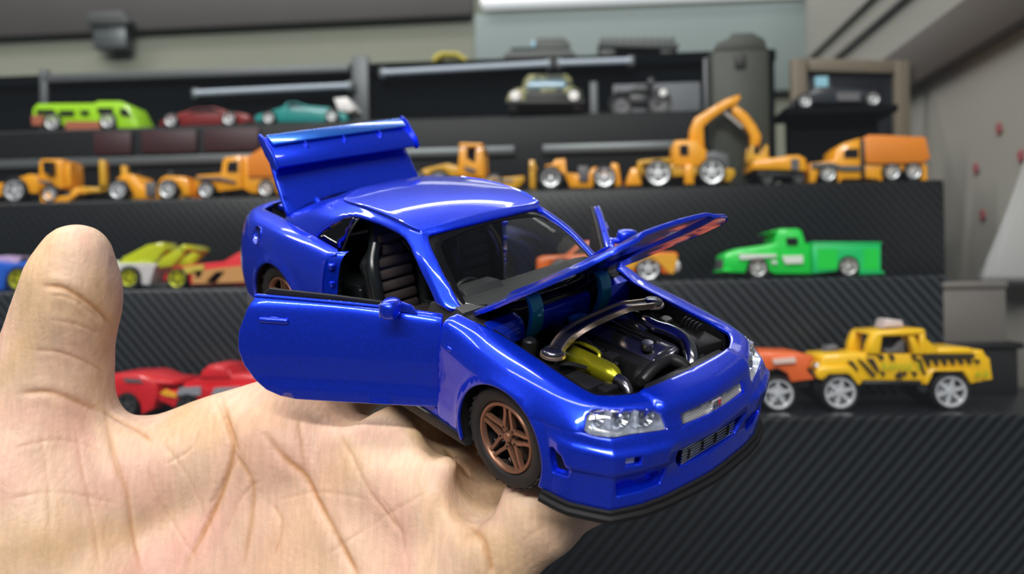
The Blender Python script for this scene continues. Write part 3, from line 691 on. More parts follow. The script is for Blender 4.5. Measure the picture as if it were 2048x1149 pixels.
# --- wheels
def tyre_prof():
    return [(.232, -.105), (.25, -.112), (.30, -.118), (.325, -.108), (.336, -.085), (.338, -.03), (.338, .03), (.336, .085), (.325, .108), (.30, .118), (.262, .116), (.245, .108), (.238, .095), (.23, .06), (.23, -.09)]
_tyre = None; _rims = {}
def wheel(x, sg, z=.312):
    global _tyre
    w_ = empty('wheel', (x, sg*.806, z), car); w_.rotation_euler = (math.radians(90 if sg < 0 else -90), 0, 0)
    if _tyre is None:
        bm = bmesh.new(); add_lathe(bm, tyre_prof(), 56, None, True)
        for i in range(40):
            a = 2*math.pi*i/40
            for h in (-.07, .07): add_box(bm, (math.cos(a)*.3345, math.sin(a)*.3345, h+.012*(i % 2)), (.007, .030, .055), Matrix.Rotation(a, 3, 'Z') @ Matrix.Rotation(math.radians(25 if h > 0 else -25), 3, 'X'))
        t = obj_bm('tyre', bm, TYRE, w_); _tyre = t.data
        bm = bmesh.new(); add_lathe(bm, [(.232, .085), (.236, .098), (.230, .108), (.216, .108), (.208, .098), (.204, .075), (.21, .07)], 56, None, True)
        add_lathe(bm, [(0, .098), (.026, .096), (.034, .088), (.036, .06)], 20)
        for k in range(5):
            a0 = 2*math.pi*k/5+.32
            for s in (-1, 1):
                prev = None; L = []
                for j in range(9):
                    q = j/8; r = .058+q*.152
                    a = a0+s*(.47*(1-q)**2.4+.118)
                    hw = .0105+.004*(1-q)**2
                    L.append((r*math.cos(a), r*math.sin(a), -math.sin(a)*hw, math.cos(a)*hw, .082+.016*q))
                V = []
                for (cx, cy, dx, dy, h) in L: V.append([bm.verts.new((cx+dx, cy+dy, h)), bm.verts.new((cx-dx, cy-dy, h)), bm.verts.new((cx-dx, cy-dy, h-.03)), bm.verts.new((cx+dx, cy+dy, h-.03))])
                for A, B in zip(V, V[1:]):
                    for m_ in range(4): bm.faces.new((A[m_], B[m_], B[(m_+1) % 4], A[(m_+1) % 4]))
                bm.faces.new(V[0]); bm.faces.new(V[-1][::-1])
            # bridge between split spokes at the hub, with a bolt
            a = a0+math.pi/5; add_box(bm, (math.cos(a)*.062, math.sin(a)*.062, .074), (.052, .034, .024), Matrix.Rotation(a, 3, 'Z'), .006)
        r_ = obj_bm('rim', bm, BRONZE, w_); _rims['rim'] = r_.data
        bm = bmesh.new()
        for k in range(5):
            a = 2*math.pi*k/5+.32+math.pi/5; add_lathe(bm, [(0, .008), (.009, .007), (.010, 0)], 8, Matrix.Translation((math.cos(a)*.068, math.sin(a)*.068, .081)))
        _rims['wheel_bolts'] = obj_bm('wheel_bolts', bm, DARK, w_).data
        bm = bmesh.new(); add_lathe(bm, [(0, .02), (.20, .02), (.205, .0), (.22, -.08)], 40); _rims['brake_well'] = obj_bm('brake_well', bm, mat('dark_brake', (.01, .01, .011), .3, .3), w_).data
        bm = bmesh.new()
        for a in (3.75, 3.95, 4.15, 4.7): add_box(bm, (math.cos(a)*.185, math.sin(a)*.185, .04), (.04, .022, .03), Matrix.Rotation(a, 3, 'Z'), .004)
        _rims['brake_caliper'] = obj_bm('brake_caliper', bm, CHROME, w_).data
    else:
        link(bpy.data.objects.new('tyre', _tyre), w_)
        for k_, d_ in _rims.items(): link(bpy.data.objects.new(k_, d_), w_)
    return w_
for x in (0.0, -2.68):
    for sg in (-1, 1):
        wheel(x, sg)
        cz = .30
        bm = bmesh.new(); N_ = 28; ring = []
        for i in range(N_+1):
            a = math.radians(-25+230*i/N_); r = .392; ring.append((x+r*math.cos(a), cz+r*math.sin(a)))
        A = [bm.verts.new((p[0], sg*.935, p[1])) for p in ring]; B = [bm.verts.new((p[0], sg*.60, p[1])) for p in ring]
        for i in range(N_): bm.faces.new((A[i], A[i+1], B[i+1], B[i]))
        bm.faces.new(B); obj_bm('wheel_well', bm, DARK, car)
# --- chassis
bm = bmesh.new(); add_prism(bm, [(.80, -.6), (.66, -.78), (.5, -.62), (-.5, -.62), (-.6, -.86), (-2.1, -.86), (-2.2, -.62), (-3.1, -.62), (-3.4, -.7), (-3.48, 0), (-3.4, .7), (-3.1, .62), (-2.2, .62), (-2.1, .86), (-.6, .86), (-.5, .62), (.5, .62), (.66, .78), (.80, .6)], .10, .20, .01, 2, None, 'xy'); obj_bm('chassis', bm, DARK, car)
# --- engine bay
eng_out = [(.655, 0), (.645, -.40), (.58, -.54), (.50, -.64), (.40, -.672), (0, -.672), (-.40, -.672), (-.44, -.60), (-.44, 0)]; eng_out = eng_out + [(a, -b) for a, b in eng_out[::-1] if b != 0]
bm = bmesh.new(); top_ = [bm.verts.new((a, b, float(np.interp(a, ZE_X, ZE_Z))-.012)) for a, b in eng_out]; bot_ = [bm.verts.new((a, b, .42)) for a, b in eng_out]; n = len(eng_out)
for i in range(n): bm.faces.new((top_[i], top_[(i+1) % n], bot_[(i+1) % n], bot_[i]))
bm.faces.new(bot_); bay = obj_bm('engine_bay', bm, DARK, car, False)
# cowl in front of the windscreen: blue beam, black tray, wipers
bm = bmesh.new(); add_prism(bm, [(-.405, .70), (-.40, .80), (-.412, .845), (-.44, .86), (-.475, .855), (-.48, .70)], -.285, .285, .008); obj_bm('cowl_beam', bm, BLUE, car)
for sg in (1, -1):
    bm = bmesh.new(); add_prism(bm, [(-.36, .72), (-.365, .80), (-.40, .855), (-.47, .87), (-.50, .72)], sg*.41, sg*.69, .008); obj_bm('cowl_beam', bm, BLUE, car)
panel('cowl_tray', lambda x, y: np.stack([np.asarray(x, float), np.asarray(y, float), .862+(-.45-np.asarray(x, float))*.08], -1), [(-.45, -.70), (-.45, .70), (-.74, .73), (-.62, .42), (-.56, 0), (-.62, -.42), (-.74, -.73)], DARK, car, h=.1, thick=.02, r=.004)
for y0, y1 in ((-.42, .12), (.18, .62)):
    a = green(np.array([abs(y0)*1.9]), np.array([.12]))[0]
    tube_obj('wiper', [(-.545, y0, .91), (-.575, (y0+y1)/2, .945), (-.60, y1, .955)], [.010, .012, .008], BLACK, car, 6)
    tube_obj('wiper_arm', [(-.52, y0+.2, .885), (-.55, y0+.22, .93), (-.58, (y0+y1)/2, .955)], .009, BLACK, car, 6)
eng = empty('engine', (0, 0, 0), car)
box_obj('engine_block', (.10, .12, .55), (.62, .34, .26), BLACK, eng, .03)
bm = bmesh.new(); add_prism(bm, [(.02, .60), (.02, .70), (.06, .745), (.16, .765), (.24, .755), (.29, .71), (.30, .60)], -.22, .40, .022, 3, Matrix.Translation((.06, .12, 0)) @ Matrix.Rotation(math.radians(0), 4, 'Z') @ Matrix.Translation((-.06, -.12, 0)), 'yz')
# (outline above runs across the engine, extruded along x)
obj_bm('valve_cover', bm, GUN, eng)
box_obj('timing_cover', (.39, .15, .66), (.05, .25, .16), GUN, eng, .03)
lathe_obj('filler_cap', [(0, .03), (.038, .03), (.042, .022), (.042, -.02)], GUN, eng, 16, Matrix.Translation((.30, .05, .77)))
for i in range(3): tube_obj('cover_rib', [(-.14, .10+i*.05, .772), (.30, .10+i*.05, .772)], .009, BLACK, eng, 6)
tube_obj('intake_pipe', smooth_pts([(-.20, .36, .72), (-.06, .36, .76), (.13, .36, .755), (.25, .37, .76), (.38, .36, .74), (.49, .29, .68), (.53, .24, .60)], 5), .052, mat('dark_polished_pipe', (.4, .4, .42), .16, 1.0), eng, 14)
tube_obj('plenum', [(-.15, .27, .73), (.0, .27, .745), (.12, .27, .735)], [.035, .045, .03], GUN, eng, 12)
YEL = mat('yellow_green_metal', (.50, .47, .02), .28, .75)
yp = tube_obj('oil_cooler_can', [(-.10, -.31, .685), (-.06, -.31, .69), (.30, -.315, .69), (.34, -.32, .688), (.38, -.325, .685)], [.058, .068, .07, .06, .035], YEL, eng, 18)
tube_obj('can_handle', smooth_pts([(-.08, -.27, .745), (-.02, -.25, .765), (.12, -.245, .762), (.165, -.26, .74), (.165, -.28, .70)], 3), .013, YEL, eng, 8)
tube_obj('can_cap', [(.37, -.325, .685), (.42, -.33, .68), (.47, -.34, .66), (.50, -.35, .62)], [.04, .042, .035, .03], GUN, eng, 12)
lathe_obj('pulley', [(0, .02), (.03, .02), (.035, .005), (.07, .005), (.085, .02), (.09, .0), (.09, -.03)], BLACK, eng, 20, Matrix.Translation((.40, -.08, .62)) @ Matrix.Rotation(math.radians(90), 4, 'Y'))
lathe_obj('pulley', [(0, .02), (.03, .02), (.035, .005), (.05, .005), (.06, .02), (.065, .0), (.065, -.03)], BLACK, eng, 20, Matrix.Translation((.40, .06, .57)) @ Matrix.Rotation(math.radians(90), 4, 'Y'))
box_obj('battery', (.28, -.54, .66), (.22, .15, .12), BLACK, eng, .012)
box_obj('fuse_box', (.41, -.47, .66), (.10, .12, .09), BLACK, eng, .012)
box_obj('air_box', (.36, .52, .67), (.30, .22, .13), BLACK, eng, .02, Matrix.Rotation(math.radians(-12), 3, 'Z'))
for i in range(5): tube_obj('air_hose_ring', [(.20+i*.035, .60-i*.006, .745), (.21+i*.035, .60-i*.006, .745)], .05, BLACK, eng, 14)
lathe_obj('reservoir', [(0, .06), (.04, .06), (.05, .05), (.05, -.05)], BLACK, eng, 16, Matrix.Translation((.11, .50, .72)))
lathe_obj('reservoir', [(0, .05), (.035, .05), (.045, .04), (.045, -.05)], BLACK, eng, 16, Matrix.Translation((-.18, -.55, .77)))
tube_obj('radiator_hose', smooth_pts([(.36, .0, .58), (.44, -.16, .64), (.45, -.06, .70), (.45, .08, .715), (.51, .14, .70), (.56, .16, .66)], 4), .042, BLACK, eng, 12)
box_obj('radiator_cover', (.585, .12, .675), (.09, .80, .05), BLACK, eng, .012)
box_obj('coil_pack', (-.30, .08, .735), (.14, .14, .05), TEAL, eng, .012)
for i, (x, y) in enumerate(((-.30, -.42), (-.28, .45), (-.33, -.12), (-.32, .25), (-.10, .60), (-.2, -.62), (.05, -.16), (.18, -.16))):
    box_obj('engine_fitting', (x, y, .68+.012*(i % 3)), (.10, .08, .09), BLACK, eng, .015)
for i, q in enumerate(([(-.30, -.2, .74), (-.1, -.17, .76), (.1, -.19, .72), (.25, -.17, .68)], [(-.28, .48, .74), (-.1, .5, .77), (.08, .46, .74)], [(.0, -.6, .72), (.12, -.5, .745), (.2, -.42, .72)], [(.3, .2, .58), (.45, .3, .62), (.5, .42, .66)])):
    tube_obj('engine_hose', smooth_pts(q, 4), .016, BLACK, eng, 8)
# strut brace: bronze-edged bar between the two towers
brace = empty('strut_brace', (0, 0, 0), car); BZ = mat('bronze_chrome', (.70, .54, .40), .25, .85)
cr = smooth_pts([(.03, -.54, .815), (.0, -.44, .855), (-.03, -.26, .885), (-.05, 0, .89), (-.055, .22, .89), (-.05, .36, .868), (-.04, .52, .845)], 4)
def band(w0, w1, zt): 
    bm = bmesh.new(); V = []
    for p in cr: V.append([bm.verts.new((p[0]+w0, p[1], p[2]+zt)), bm.verts.new((p[0]+w1, p[1], p[2]+zt)), bm.verts.new((p[0]+w1, p[1], p[2]-.028)), bm.verts.new((p[0]+w0, p[1], p[2]-.028))])
    for A, B in zip(V, V[1:]):
        for k in range(4): bm.faces.new((A[k], A[(k+1) % 4], B[(k+1) % 4], B[k]))
    bm.faces.new(V[0][::-1]); bm.faces.new(V[-1]); return bm
obj_bm('brace_plate', band(-.042, .042, .0), GUN, brace)
for d in (-.05, .042): obj_bm('brace_edge', band(d, d+.016, .012), BZ, brace)
for x, y, z in ((.03, -.555, .80), (-.04, .535, .83)):
    lathe_obj('strut_top', [(0, .035), (.055, .033), (.068, .022), (.07, .012), (.062, .008), (.062, .0), (.075, -.004), (.078, -.018), (.055, -.024), (.055, -.09)], GUN, brace, 24, Matrix.Translation((x, y, z)))
    lathe_obj('strut_ring', [(.070, .006), (.08, .004), (.083, -.012), (.074, -.018), (.066, -.01)], BZ, brace, 24, Matrix.Translation((x, y, z)), True)
# --- interior
box_obj('cabin_floor', (-1.55, 0, .26), (2.0, 1.62, .08), DARK, car, .01)
box_obj('cabin_rear_wall', (-2.42, 0, .56), (.06, 1.5, .66), DARK, car, .01)
box_obj('firewall', (-.58, 0, .56), (.10, 1.56, .60), DARK, car, .01)
for sg in (1, -1): box_obj('rear_side_trim', (-2.22, sg*.80, .60), (.44, .05, .62), DARK, car, .01)
bm = bmesh.new(); add_prism(bm, [(-.62, .90), (-.70, .915), (-.86, .905), (-.97, .86), (-1.0, .78), (-.96, .62), (-.62, .60)], -.74, .74, .02); dash = obj_bm('dashboard', bm, mat('dark_grey_plastic', (.035, .035, .035), .5), car)
bm = bmesh.new(); add_prism(bm, [(-.78, .90), (-.84, .945), (-.96, .93), (-.99, .88)], -.56, -.20, .02); obj_bm('gauge_hood', bm, mat('dark_grey_plastic'), dash)
box_obj('centre_console', (-1.2, 0, .42), (.7, .22, .26), BLACK, car, .03)
sw = empty('steering_wheel', (0, 0, 0), car); MS = Matrix.Translation((-1.04, -.38, .82)) @ Matrix.Rotation(math.radians(-68), 4, 'Y')
bm = bmesh.new(); add_lathe(bm, [(.125+.016*math.cos(a*math.pi/4), .016*math.sin(a*math.pi/4)) for a in range(8)], 26, MS, True); obj_bm('wheel_ring', bm, BLACK, sw)
bm = bmesh.new(); add_lathe(bm, [(0, .012), (.04, .01), (.045, -.01)], 14, MS)
for a in (0, 2.1, 4.2): add_box(bm, MS @ Vector((math.cos(a)*.08, math.sin(a)*.08, 0)), (.10, .025, .012), MS.to_3x3() @ Matrix.Rotation(a, 3, 'Z'))
obj_bm('wheel_spokes', bm, BLACK, sw)
SEATM = mat('dark_brown_seat', (.05, .038, .036), .55, bump=.2); SEATB = mat('seat_shell_black', (.012, .015, .016), .25)
for y in (-.40, .40):
    st = empty('bucket_seat', (0, 0, 0), car)
    Mt = Matrix.Translation((-1.74, y, .42)) @ Matrix.Rotation(math.radians(-17), 4, 'Y')
    # shell outline in (y, z): shoulders and head rest
    shp = smooth_pts([(.20, 0), (.25, .14), (.255, .34), (.27, .42), (.25, .47), (.17, .55), (.135, .66), (.12, .76), (.07, .80), (-.07, .80), (-.12, .76), (-.135, .66), (-.17, .55), (-.25, .47), (-.27, .42), (-.255, .34), (-.25, .14), (-.20, 0)], 3)
    bm = bmesh.new(); add_prism(bm, [(p[0], p[1]) for p in shp], -.06, .015, .02, 2, Mt, 'yz'); obj_bm('seat_shell', bm, SEATB, st)
    for sg in (1, -1):
        pts = [Mt @ Vector((.03, sg*.215, .02)), Mt @ Vector((.06, sg*.225, .2)), Mt @ Vector((.055, sg*.225, .36)), Mt @ Vector((.03, sg*.19, .47)), Mt @ Vector((.02, sg*.13, .58))]
        tube_obj('seat_bolster', smooth_pts(pts, 4), [.05]*17, SEATB, st, 10)
    for i in range(7):
        z = .06+i*.092; hw = .155 if i < 5 else .10
        bm = bmesh.new(); add_box(bm, (0, 0, 0), (.045, hw*2, .074), None, .018, 2); bmesh.ops.transform(bm, matrix=Mt @ Matrix.Translation((.025, 0, z)), verts=bm.verts); obj_bm('seat_pad', bm, SEATM, st)
    bm = bmesh.new(); add_box(bm, (-1.42, y, .42), (.52, .42, .11), Matrix.Rotation(math.radians(6), 3, 'Y'), .04, 3); obj_bm('seat_cushion', bm, SEATM, st)
    for sg in (1, -1): tube_obj('seat_bolster', [(-1.68, y+sg*.20, .46), (-1.4, y+sg*.215, .485), (-1.2, y+sg*.21, .46)], [.05, .05, .04], SEATB, st, 10)
bm = bmesh.new(); add_box(bm, (-2.2, 0, .50), (.34, 1.2, .16), None, .05, 3); obj_bm('rear_bench', bm, SEATB, car)
# --- small fender lamp and fuel flap
for sg in (1, -1):
    p = belt(np.array([7.72]), np.array([4.15]))[0]*np.array([1, sg, 1]); bm = bmesh.new(); bmesh.ops.create_uvsphere(bm, u_segments=12, v_segments=8, radius=1)
    bmesh.ops.transform(bm, matrix=Matrix.Translation(p) @ Matrix.Diagonal((.03, .012, .016, 1)), verts=bm.verts); obj_bm('side_marker', bm, BLUE, car)
fl = [(12.95, 4.05), (13.32, 4.1), (13.36, 5.0), (13.0, 5.05)]
fl = [tuple(q) for q in smooth_pts(fl, 3, True)]
panel('fuel_flap', lambda u, v: belt(u, v)+np.array([0, -.006, .002]), fl, BLUE, car, h=.05, scale=BS, thick=.02, r=.006)
# rear lip under the bumper
sweep('rear_lip', np.linspace(12.9, 14.9, 16), [(-.03, .22), (.006, .22), (.012, .12), (-.03, .10)], mat('grey_plastic', (.10, .10, .11), .4), car)
# ------------------------------------------------------------------ the hand under the car
def cvpt(u, v, d): return np.array([(u-CX)/FPX*d, (v-CY)/FPX*d, d])
_R = np.array(CAR_R); _T = np.array(CAR_T)
def car_cv(x, y, z): return _R @ (np.array([x, y, z])*CAR_S)+_T
def chain(pts): return [(pts[i][0], pts[i+1][0], pts[i][1], pts[i+1][1]) for i in range(len(pts)-1)]
P_ = cvpt; Q_ = car_cv
HAND = []   # (blend, segments)
# palm: four metacarpals, thenar, hypothenar, web, wrist
palm = []
palm += chain([(P_(330, 1900, .222), .024), (P_(370, 1500, .214), .019), (P_(460, 1150, .210), .0165), (P_(555, 900, .207), .0128)])
palm += chain([(P_(400, 1900, .222), .024), (P_(470, 1500, .212), .019), (P_(610, 1180, .206), .0165), (P_(738, 935, .2025), .0126)])
palm += chain([(P_(460, 1900, .222), .024), (P_(590, 1560, .208), .018), (P_(745, 1230, .200), .0155), (P_(872, 990, .1945), .0116)])
palm += chain([(P_(520, 1920, .22), .022), (P_(690, 1620, .204), .018), (P_(850, 1320, .194), .0145), (P_(978, 1098, .1845), .0103)])
palm += chain([(P_(360, 1560, .205), .022), (P_(210, 1280, .205), .0245), (P_(110, 1020, .207), .022), (P_(78, 892, .206), .0166), (P_(104, 778, .2045), .0111), (P_(116, 690, .203), .0099), (P_(139, 605, .200), .0089), (P_(150, 545, .198), .0074), (P_(156, 506, .197), .0059)])
palm += chain([(P_(690, 1500, .195), .018), (P_(800, 1330, .190), .0155), (P_(900, 1190, .187), .0115)])
palm += chain([(P_(110, 920, .208), .0132), (P_(215, 958, .208), .0118), (P_(330, 944, .208), .0114), (P_(440, 900, .208), .0110), (P_(545, 860, .207), .0112)])
palm += chain([(P_(250, 1150, .214), .018), (P_(420, 1100, .214), .016), (P_(600, 1050, .210), .0145), (P_(780, 1080, .203), .013)])
palm += chain([(P_(430, 1900, .224), .027), (P_(330, 2350, .235), .028)])
# pads at the finger roots
palm += chain([(P_(600, 895, .2035), .0095), (P_(640, 880, .2045), .0088)]); palm += chain([(P_(770, 935, .199), .0098), (P_(800, 915, .200), .009)]); palm += chain([(P_(890, 990, .1925), .0095), (P_(905, 975, .193), .0088)])
fingers = [
 chain([(P_(555, 900, .207), .0122), (Q_(-1.98, -1.15, -.40), .0108), (Q_(-2.25, -.55, -.31), .0094), (Q_(-2.50, .10, -.275), .0086), (Q_(-2.68, .70, -.262), .0080), (Q_(-2.78, 1.15, -.22), .0070)]),
 chain([(P_(738, 935, .2025), .0120), (Q_(-1.27, -.72, -.385), .0102), (Q_(-1.36, .0, -.295), .0092), (Q_(-1.50, .75, -.272), .0085), (Q_(-1.62, 1.35, -.255), .0079), (Q_(-1.68, 1.75, -.22), .0070)]),
 chain([(P_(872, 990, .1945), .0112), (Q_(-.60, -.62, -.375), .0098), (Q_(-.66, -.02, -.292), .0090), (Q_(-.80, .65, -.27), .0083), (Q_(-.92, 1.25, -.25), .0077), (Q_(-.98, 1.6, -.22), .0068)]),
 chain([(P_(978, 1098, .1845), .0101), (Q_(.06, -.66, -.335), .0090), (Q_(.08, -.25, -.272), .0084), (Q_(.0, .25, -.252), .0077), (Q_(-.10, .72, -.24), .0072), (Q_(-.15, 1.0, -.22), .0063)]),
]
CLEFTS = [  # gaps between the finger roots
 chain([(P_(936, 1062, .1765), .0008), (P_(945, 1030, .178), .0028), (P_(956, 985, .182), .0055), (P_(985, 935, .19), .0075), (P_(1020, 880, .20), .0085)]),
 chain([(P_(868, 903, .187), .0008), (P_(880, 884, .190), .0030), (P_(905, 858, .197), .0060), (P_(945, 815, .207), .0070)]),
 chain([(P_(680, 835, .194), .0008), (P_(700, 812, .198), .0035), (P_(735, 785, .206), .0065), (P_(780, 750, .218), .0075)]),
]
def smin(a, b, k):
    h = np.clip(.5+.5*(b-a)/k, 0, 1); return b*(1-h)+a*h-k*h*(1-h)
def seg_sdf(X, s):
    a, b, r0, r1 = s; ab = b-a; t = np.clip(((X-a)@ab)/(ab@ab), 0, 1)
    return np.sqrt((((X-a)-t[:, None]*ab)**2).sum(1))-(r0+(r1-r0)*t)
def hand_sdf(X):
    d = None
    for s in palm:
        e = seg_sdf(X, s); d = e if d is None else smin(d, e, .0075)
    for fg in fingers:
        f = None
        for s in fg:
            e = seg_sdf(X, s); f = e if f is None else smin(f, e, .004)
        d = smin(d, f, .0045)
    for cl in CLEFTS:
        f = None
        for s in cl:
            e = seg_sdf(X, s); f = e if f is None else smin(f, e, .002)
        d = -smin(-d, f, .0035)
    return d
def surface_nets(fn, lo, hi, h):
    n = np.ceil((hi-lo)/h).astype(int)+1
    ax = [lo[i]+h*np.arange(n[i]) for i in range(3)]
    # coarse pass: only evaluate near the surface
    c = 4; m = (n+c-1)//c
    cx = [lo[i]+h*c*(np.arange(m[i])+.5) for i in range(3)]
    Cc = np.stack(np.meshgrid(*cx, indexing='ij'), -1).reshape(-1, 3); dc = fn(Cc).reshape(m)
    near = np.abs(dc) < h*c*1.3
    D = np.repeat(np.repeat(np.repeat(dc, c, 0), c, 1), c, 2)[:n[0], :n[1], :n[2]].copy()
    Nn = np.repeat(np.repeat(np.repeat(near, c, 0), c, 1), c, 2)[:n[0], :n[1], :n[2]]
    I = np.argwhere(Nn); D[Nn] = fn(lo+I*h)
    S = D < 0
    acc = np.zeros((*(n-1), 3)); cnt = np.zeros(n-1)
    corners = [(i, j, k) for i in (0, 1) for j in (0, 1) for k in (0, 1)]
    def sl(A, o): return A[o[0]:n[0]-1+o[0], o[1]:n[1]-1+o[1], o[2]:n[2]-1+o[2]]
    for a in corners:
        for ax_ in range(3):
            if a[ax_] == 1: continue
            b = list(a); b[ax_] = 1; d0, d1 = sl(D, a), sl(D, b); cr = (d0 < 0) != (d1 < 0)
            t = np.where(cr, d0/np.where(cr, d0-d1, 1), 0)
            for k in range(3): acc[..., k] += np.where(cr, a[k]+(t if k == ax_ else 0), 0)
            cnt += cr
    has = cnt > 0; idx = -np.ones(has.shape, int); idx[has] = np.arange(has.sum()); I = np.argwhere(has)
    V = lo+(I+acc[has]/cnt[has][:, None])*h; F = []
    for ax_ in range(3):
        o = [0, 0, 0]; o[ax_] = 1; u, v = [(1, 2), (2, 0), (0, 1)][ax_]
        A = S[:n[0]-o[0], :n[1]-o[1], :n[2]-o[2]]; B = S[o[0]:, o[1]:, o[2]:]
        E = np.argwhere(A != B); E = E[(E[:, u] > 0) & (E[:, v] > 0) & (E[:, u] < n[u]-1) & (E[:, v] < n[v]-1)]
        e0 = E.copy(); e1 = E.copy(); e1[:, u] -= 1; e2 = e1.copy(); e2[:, v] -= 1; e3 = E.copy(); e3[:, v] -= 1
        q = np.stack([idx[tuple(x.T)] for x in (e0, e1, e2, e3)], 1); fl = A[tuple(E.T)]; q[fl] = q[fl][:, ::-1]; F.append(q)
    return V, np.vstack(F)
def skin_material():
    m = bpy.data.materials.new('skin'); m.use_nodes = True; nt = m.node_tree; b = nt.nodes['Principled BSDF']; N = nt.nodes.new; L = nt.links.new
    tc = N('ShaderNodeTexCoord')
    n1 = N('ShaderNodeTexNoise'); n1.inputs['Scale'].default_value = 38; n1.inputs['Detail'].default_value = 3; n1.inputs['Distortion'].default_value = .6; L(tc.outputs['Object'], n1.inputs['Vector'])
    n2 = N('ShaderNodeTexNoise'); n2.inputs['Scale'].default_value = 85; n2.inputs['Detail'].default_value = 4; L(tc.outputs['Object'], n2.inputs['Vector'])
    r1 = N('ShaderNodeValToRGB'); e = r1.color_ramp.elements; e[0].position = .32; e[0].color = (.71, .475, .275, 1); e[1].position = .70; e[1].color = (.73, .43, .335, 1)
    k = r1.color_ramp.elements.new(.5); k.color = (.75, .515, .36, 1); L(n1.outputs['Fac'], r1.inputs[0])
    r2 = N('ShaderNodeMapRange'); r2.inputs['To Min'].default_value = .86; r2.inputs['To Max'].default_value = 1.12; L(n2.outputs['Fac'], r2.inputs['Value'])
    mx = N('ShaderNodeMix'); mx.data_type = 'RGBA'; mx.blend_type = 'MULTIPLY'; mx.inputs['Factor'].default_value = 1; L(r1.outputs[0], mx.inputs[6]); L(r2.outputs['Result'], mx.inputs[7])
    mp = N('ShaderNodeMapping'); mp.inputs['Rotation'].default_value = (.2, .55, 0); mp.inputs['Scale'].default_value = (900, 420, 150); L(tc.outputs['Object'], mp.inputs['Vector'])
    n4 = N('ShaderNodeTexNoise'); n4.inputs['Scale'].default_value = 1.0; n4.inputs['Detail'].default_value = 3; L(mp.outputs[0], n4.inputs['Vector'])
    n5 = N('ShaderNodeTexNoise'); n5.inputs['Scale'].default_value = 22; n5.inputs['Detail'].default_value = 2; L(tc.outputs['Object'], n5.inputs['Vector'])
    rb = N('ShaderNodeMapRange'); rb.inputs['From Min'].default_value = .52; rb.inputs['From Max'].default_value = .72; rb.inputs['To Max'].default_value = .45; L(n5.outputs['Fac'], rb.inputs['Value'])
    mr = N('ShaderNodeMix'); mr.data_type = 'RGBA'; mr.inputs[7].default_value = (.72, .37, .30, 1); L(rb.outputs[0], mr.inputs['Factor']); L(mx.outputs[2], mr.inputs[6])
    rl = N('ShaderNodeMapRange'); rl.inputs['From Min'].default_value = .35; rl.inputs['From Max'].default_value = .65; rl.inputs['To Min'].default_value = .93; rl.inputs['To Max'].default_value = 1.05; L(n4.outputs['Fac'], rl.inputs['Value'])
    ml = N('ShaderNodeMix'); ml.data_type = 'RGBA'; ml.blend_type = 'MULTIPLY'; ml.inputs['Factor'].default_value = 1; L(mr.outputs[2], ml.inputs[6]); L(rl.outputs[0], ml.inputs[7])
    at = N('ShaderNodeAttribute'); at.attribute_name = 'crease'
    m2 = N('ShaderNodeMix'); m2.data_type = 'RGBA'; m2.inputs[7].default_value = (.50, .235, .085, 1); L(at.outputs['Fac'], m2.inputs['Factor']); L(ml.outputs[2], m2.inputs[6])
    L(m2.outputs[2], b.inputs['Base Color'])
    b.inputs['Roughness'].default_value = .48; b.inputs['Specular IOR Level'].default_value = .35
    b.inputs['Subsurface Weight'].default_value = .22; b.inputs['Subsurface Radius'].default_value = (1, .35, .18); b.inputs['Subsurface Scale'].default_value = .0035
    # fine ridges: stretched waves plus pores
    w1 = N('ShaderNodeTexWave'); w1.inputs['Scale'].default_value = 700; w1.inputs['Distortion'].default_value = 3.5; w1.inputs['Detail'].default_value = 2; w1.inputs['Detail Scale'].default_value = .05; w1.bands_direction = 'DIAGONAL'; L(tc.outputs['Object'], w1.inputs['Vector'])
    v1 = N('ShaderNodeTexVoronoi'); v1.inputs['Scale'].default_value = 520; v1.feature = 'DISTANCE_TO_EDGE'; L(tc.outputs['Object'], v1.inputs['Vector'])
    n3 = N('ShaderNodeTexNoise'); n3.inputs['Scale'].default_value = 260; n3.inputs['Detail'].default_value = 5; L(tc.outputs['Object'], n3.inputs['Vector'])
    a1 = N('ShaderNodeMath'); a1.operation = 'MULTIPLY_ADD'; a1.inputs[1].default_value = .06; L(w1.outputs['Fac'], a1.inputs[0]); L(n3.outputs['Fac'], a1.inputs[2])
    a2 = N('ShaderNodeMath'); a2.operation = 'MULTIPLY_ADD'; a2.inputs[1].default_value = .8; L(v1.outputs['Distance'], a2.inputs[0]); L(a1.outputs[0], a2.inputs[2])
    a3 = N('ShaderNodeMath'); a3.operation = 'MULTIPLY_ADD'; a3.inputs[1].default_value = .9; L(n4.outputs['Fac'], a3.inputs[0]); L(a2.outputs[0], a3.inputs[2])
    bp = N('ShaderNodeBump'); bp.inputs['Strength'].default_value = .22; bp.inputs['Distance'].default_value = .0006; L(a3.outputs[0], bp.inputs['Height']); L(bp.outputs['Normal'], b.inputs['Normal'])
    return m
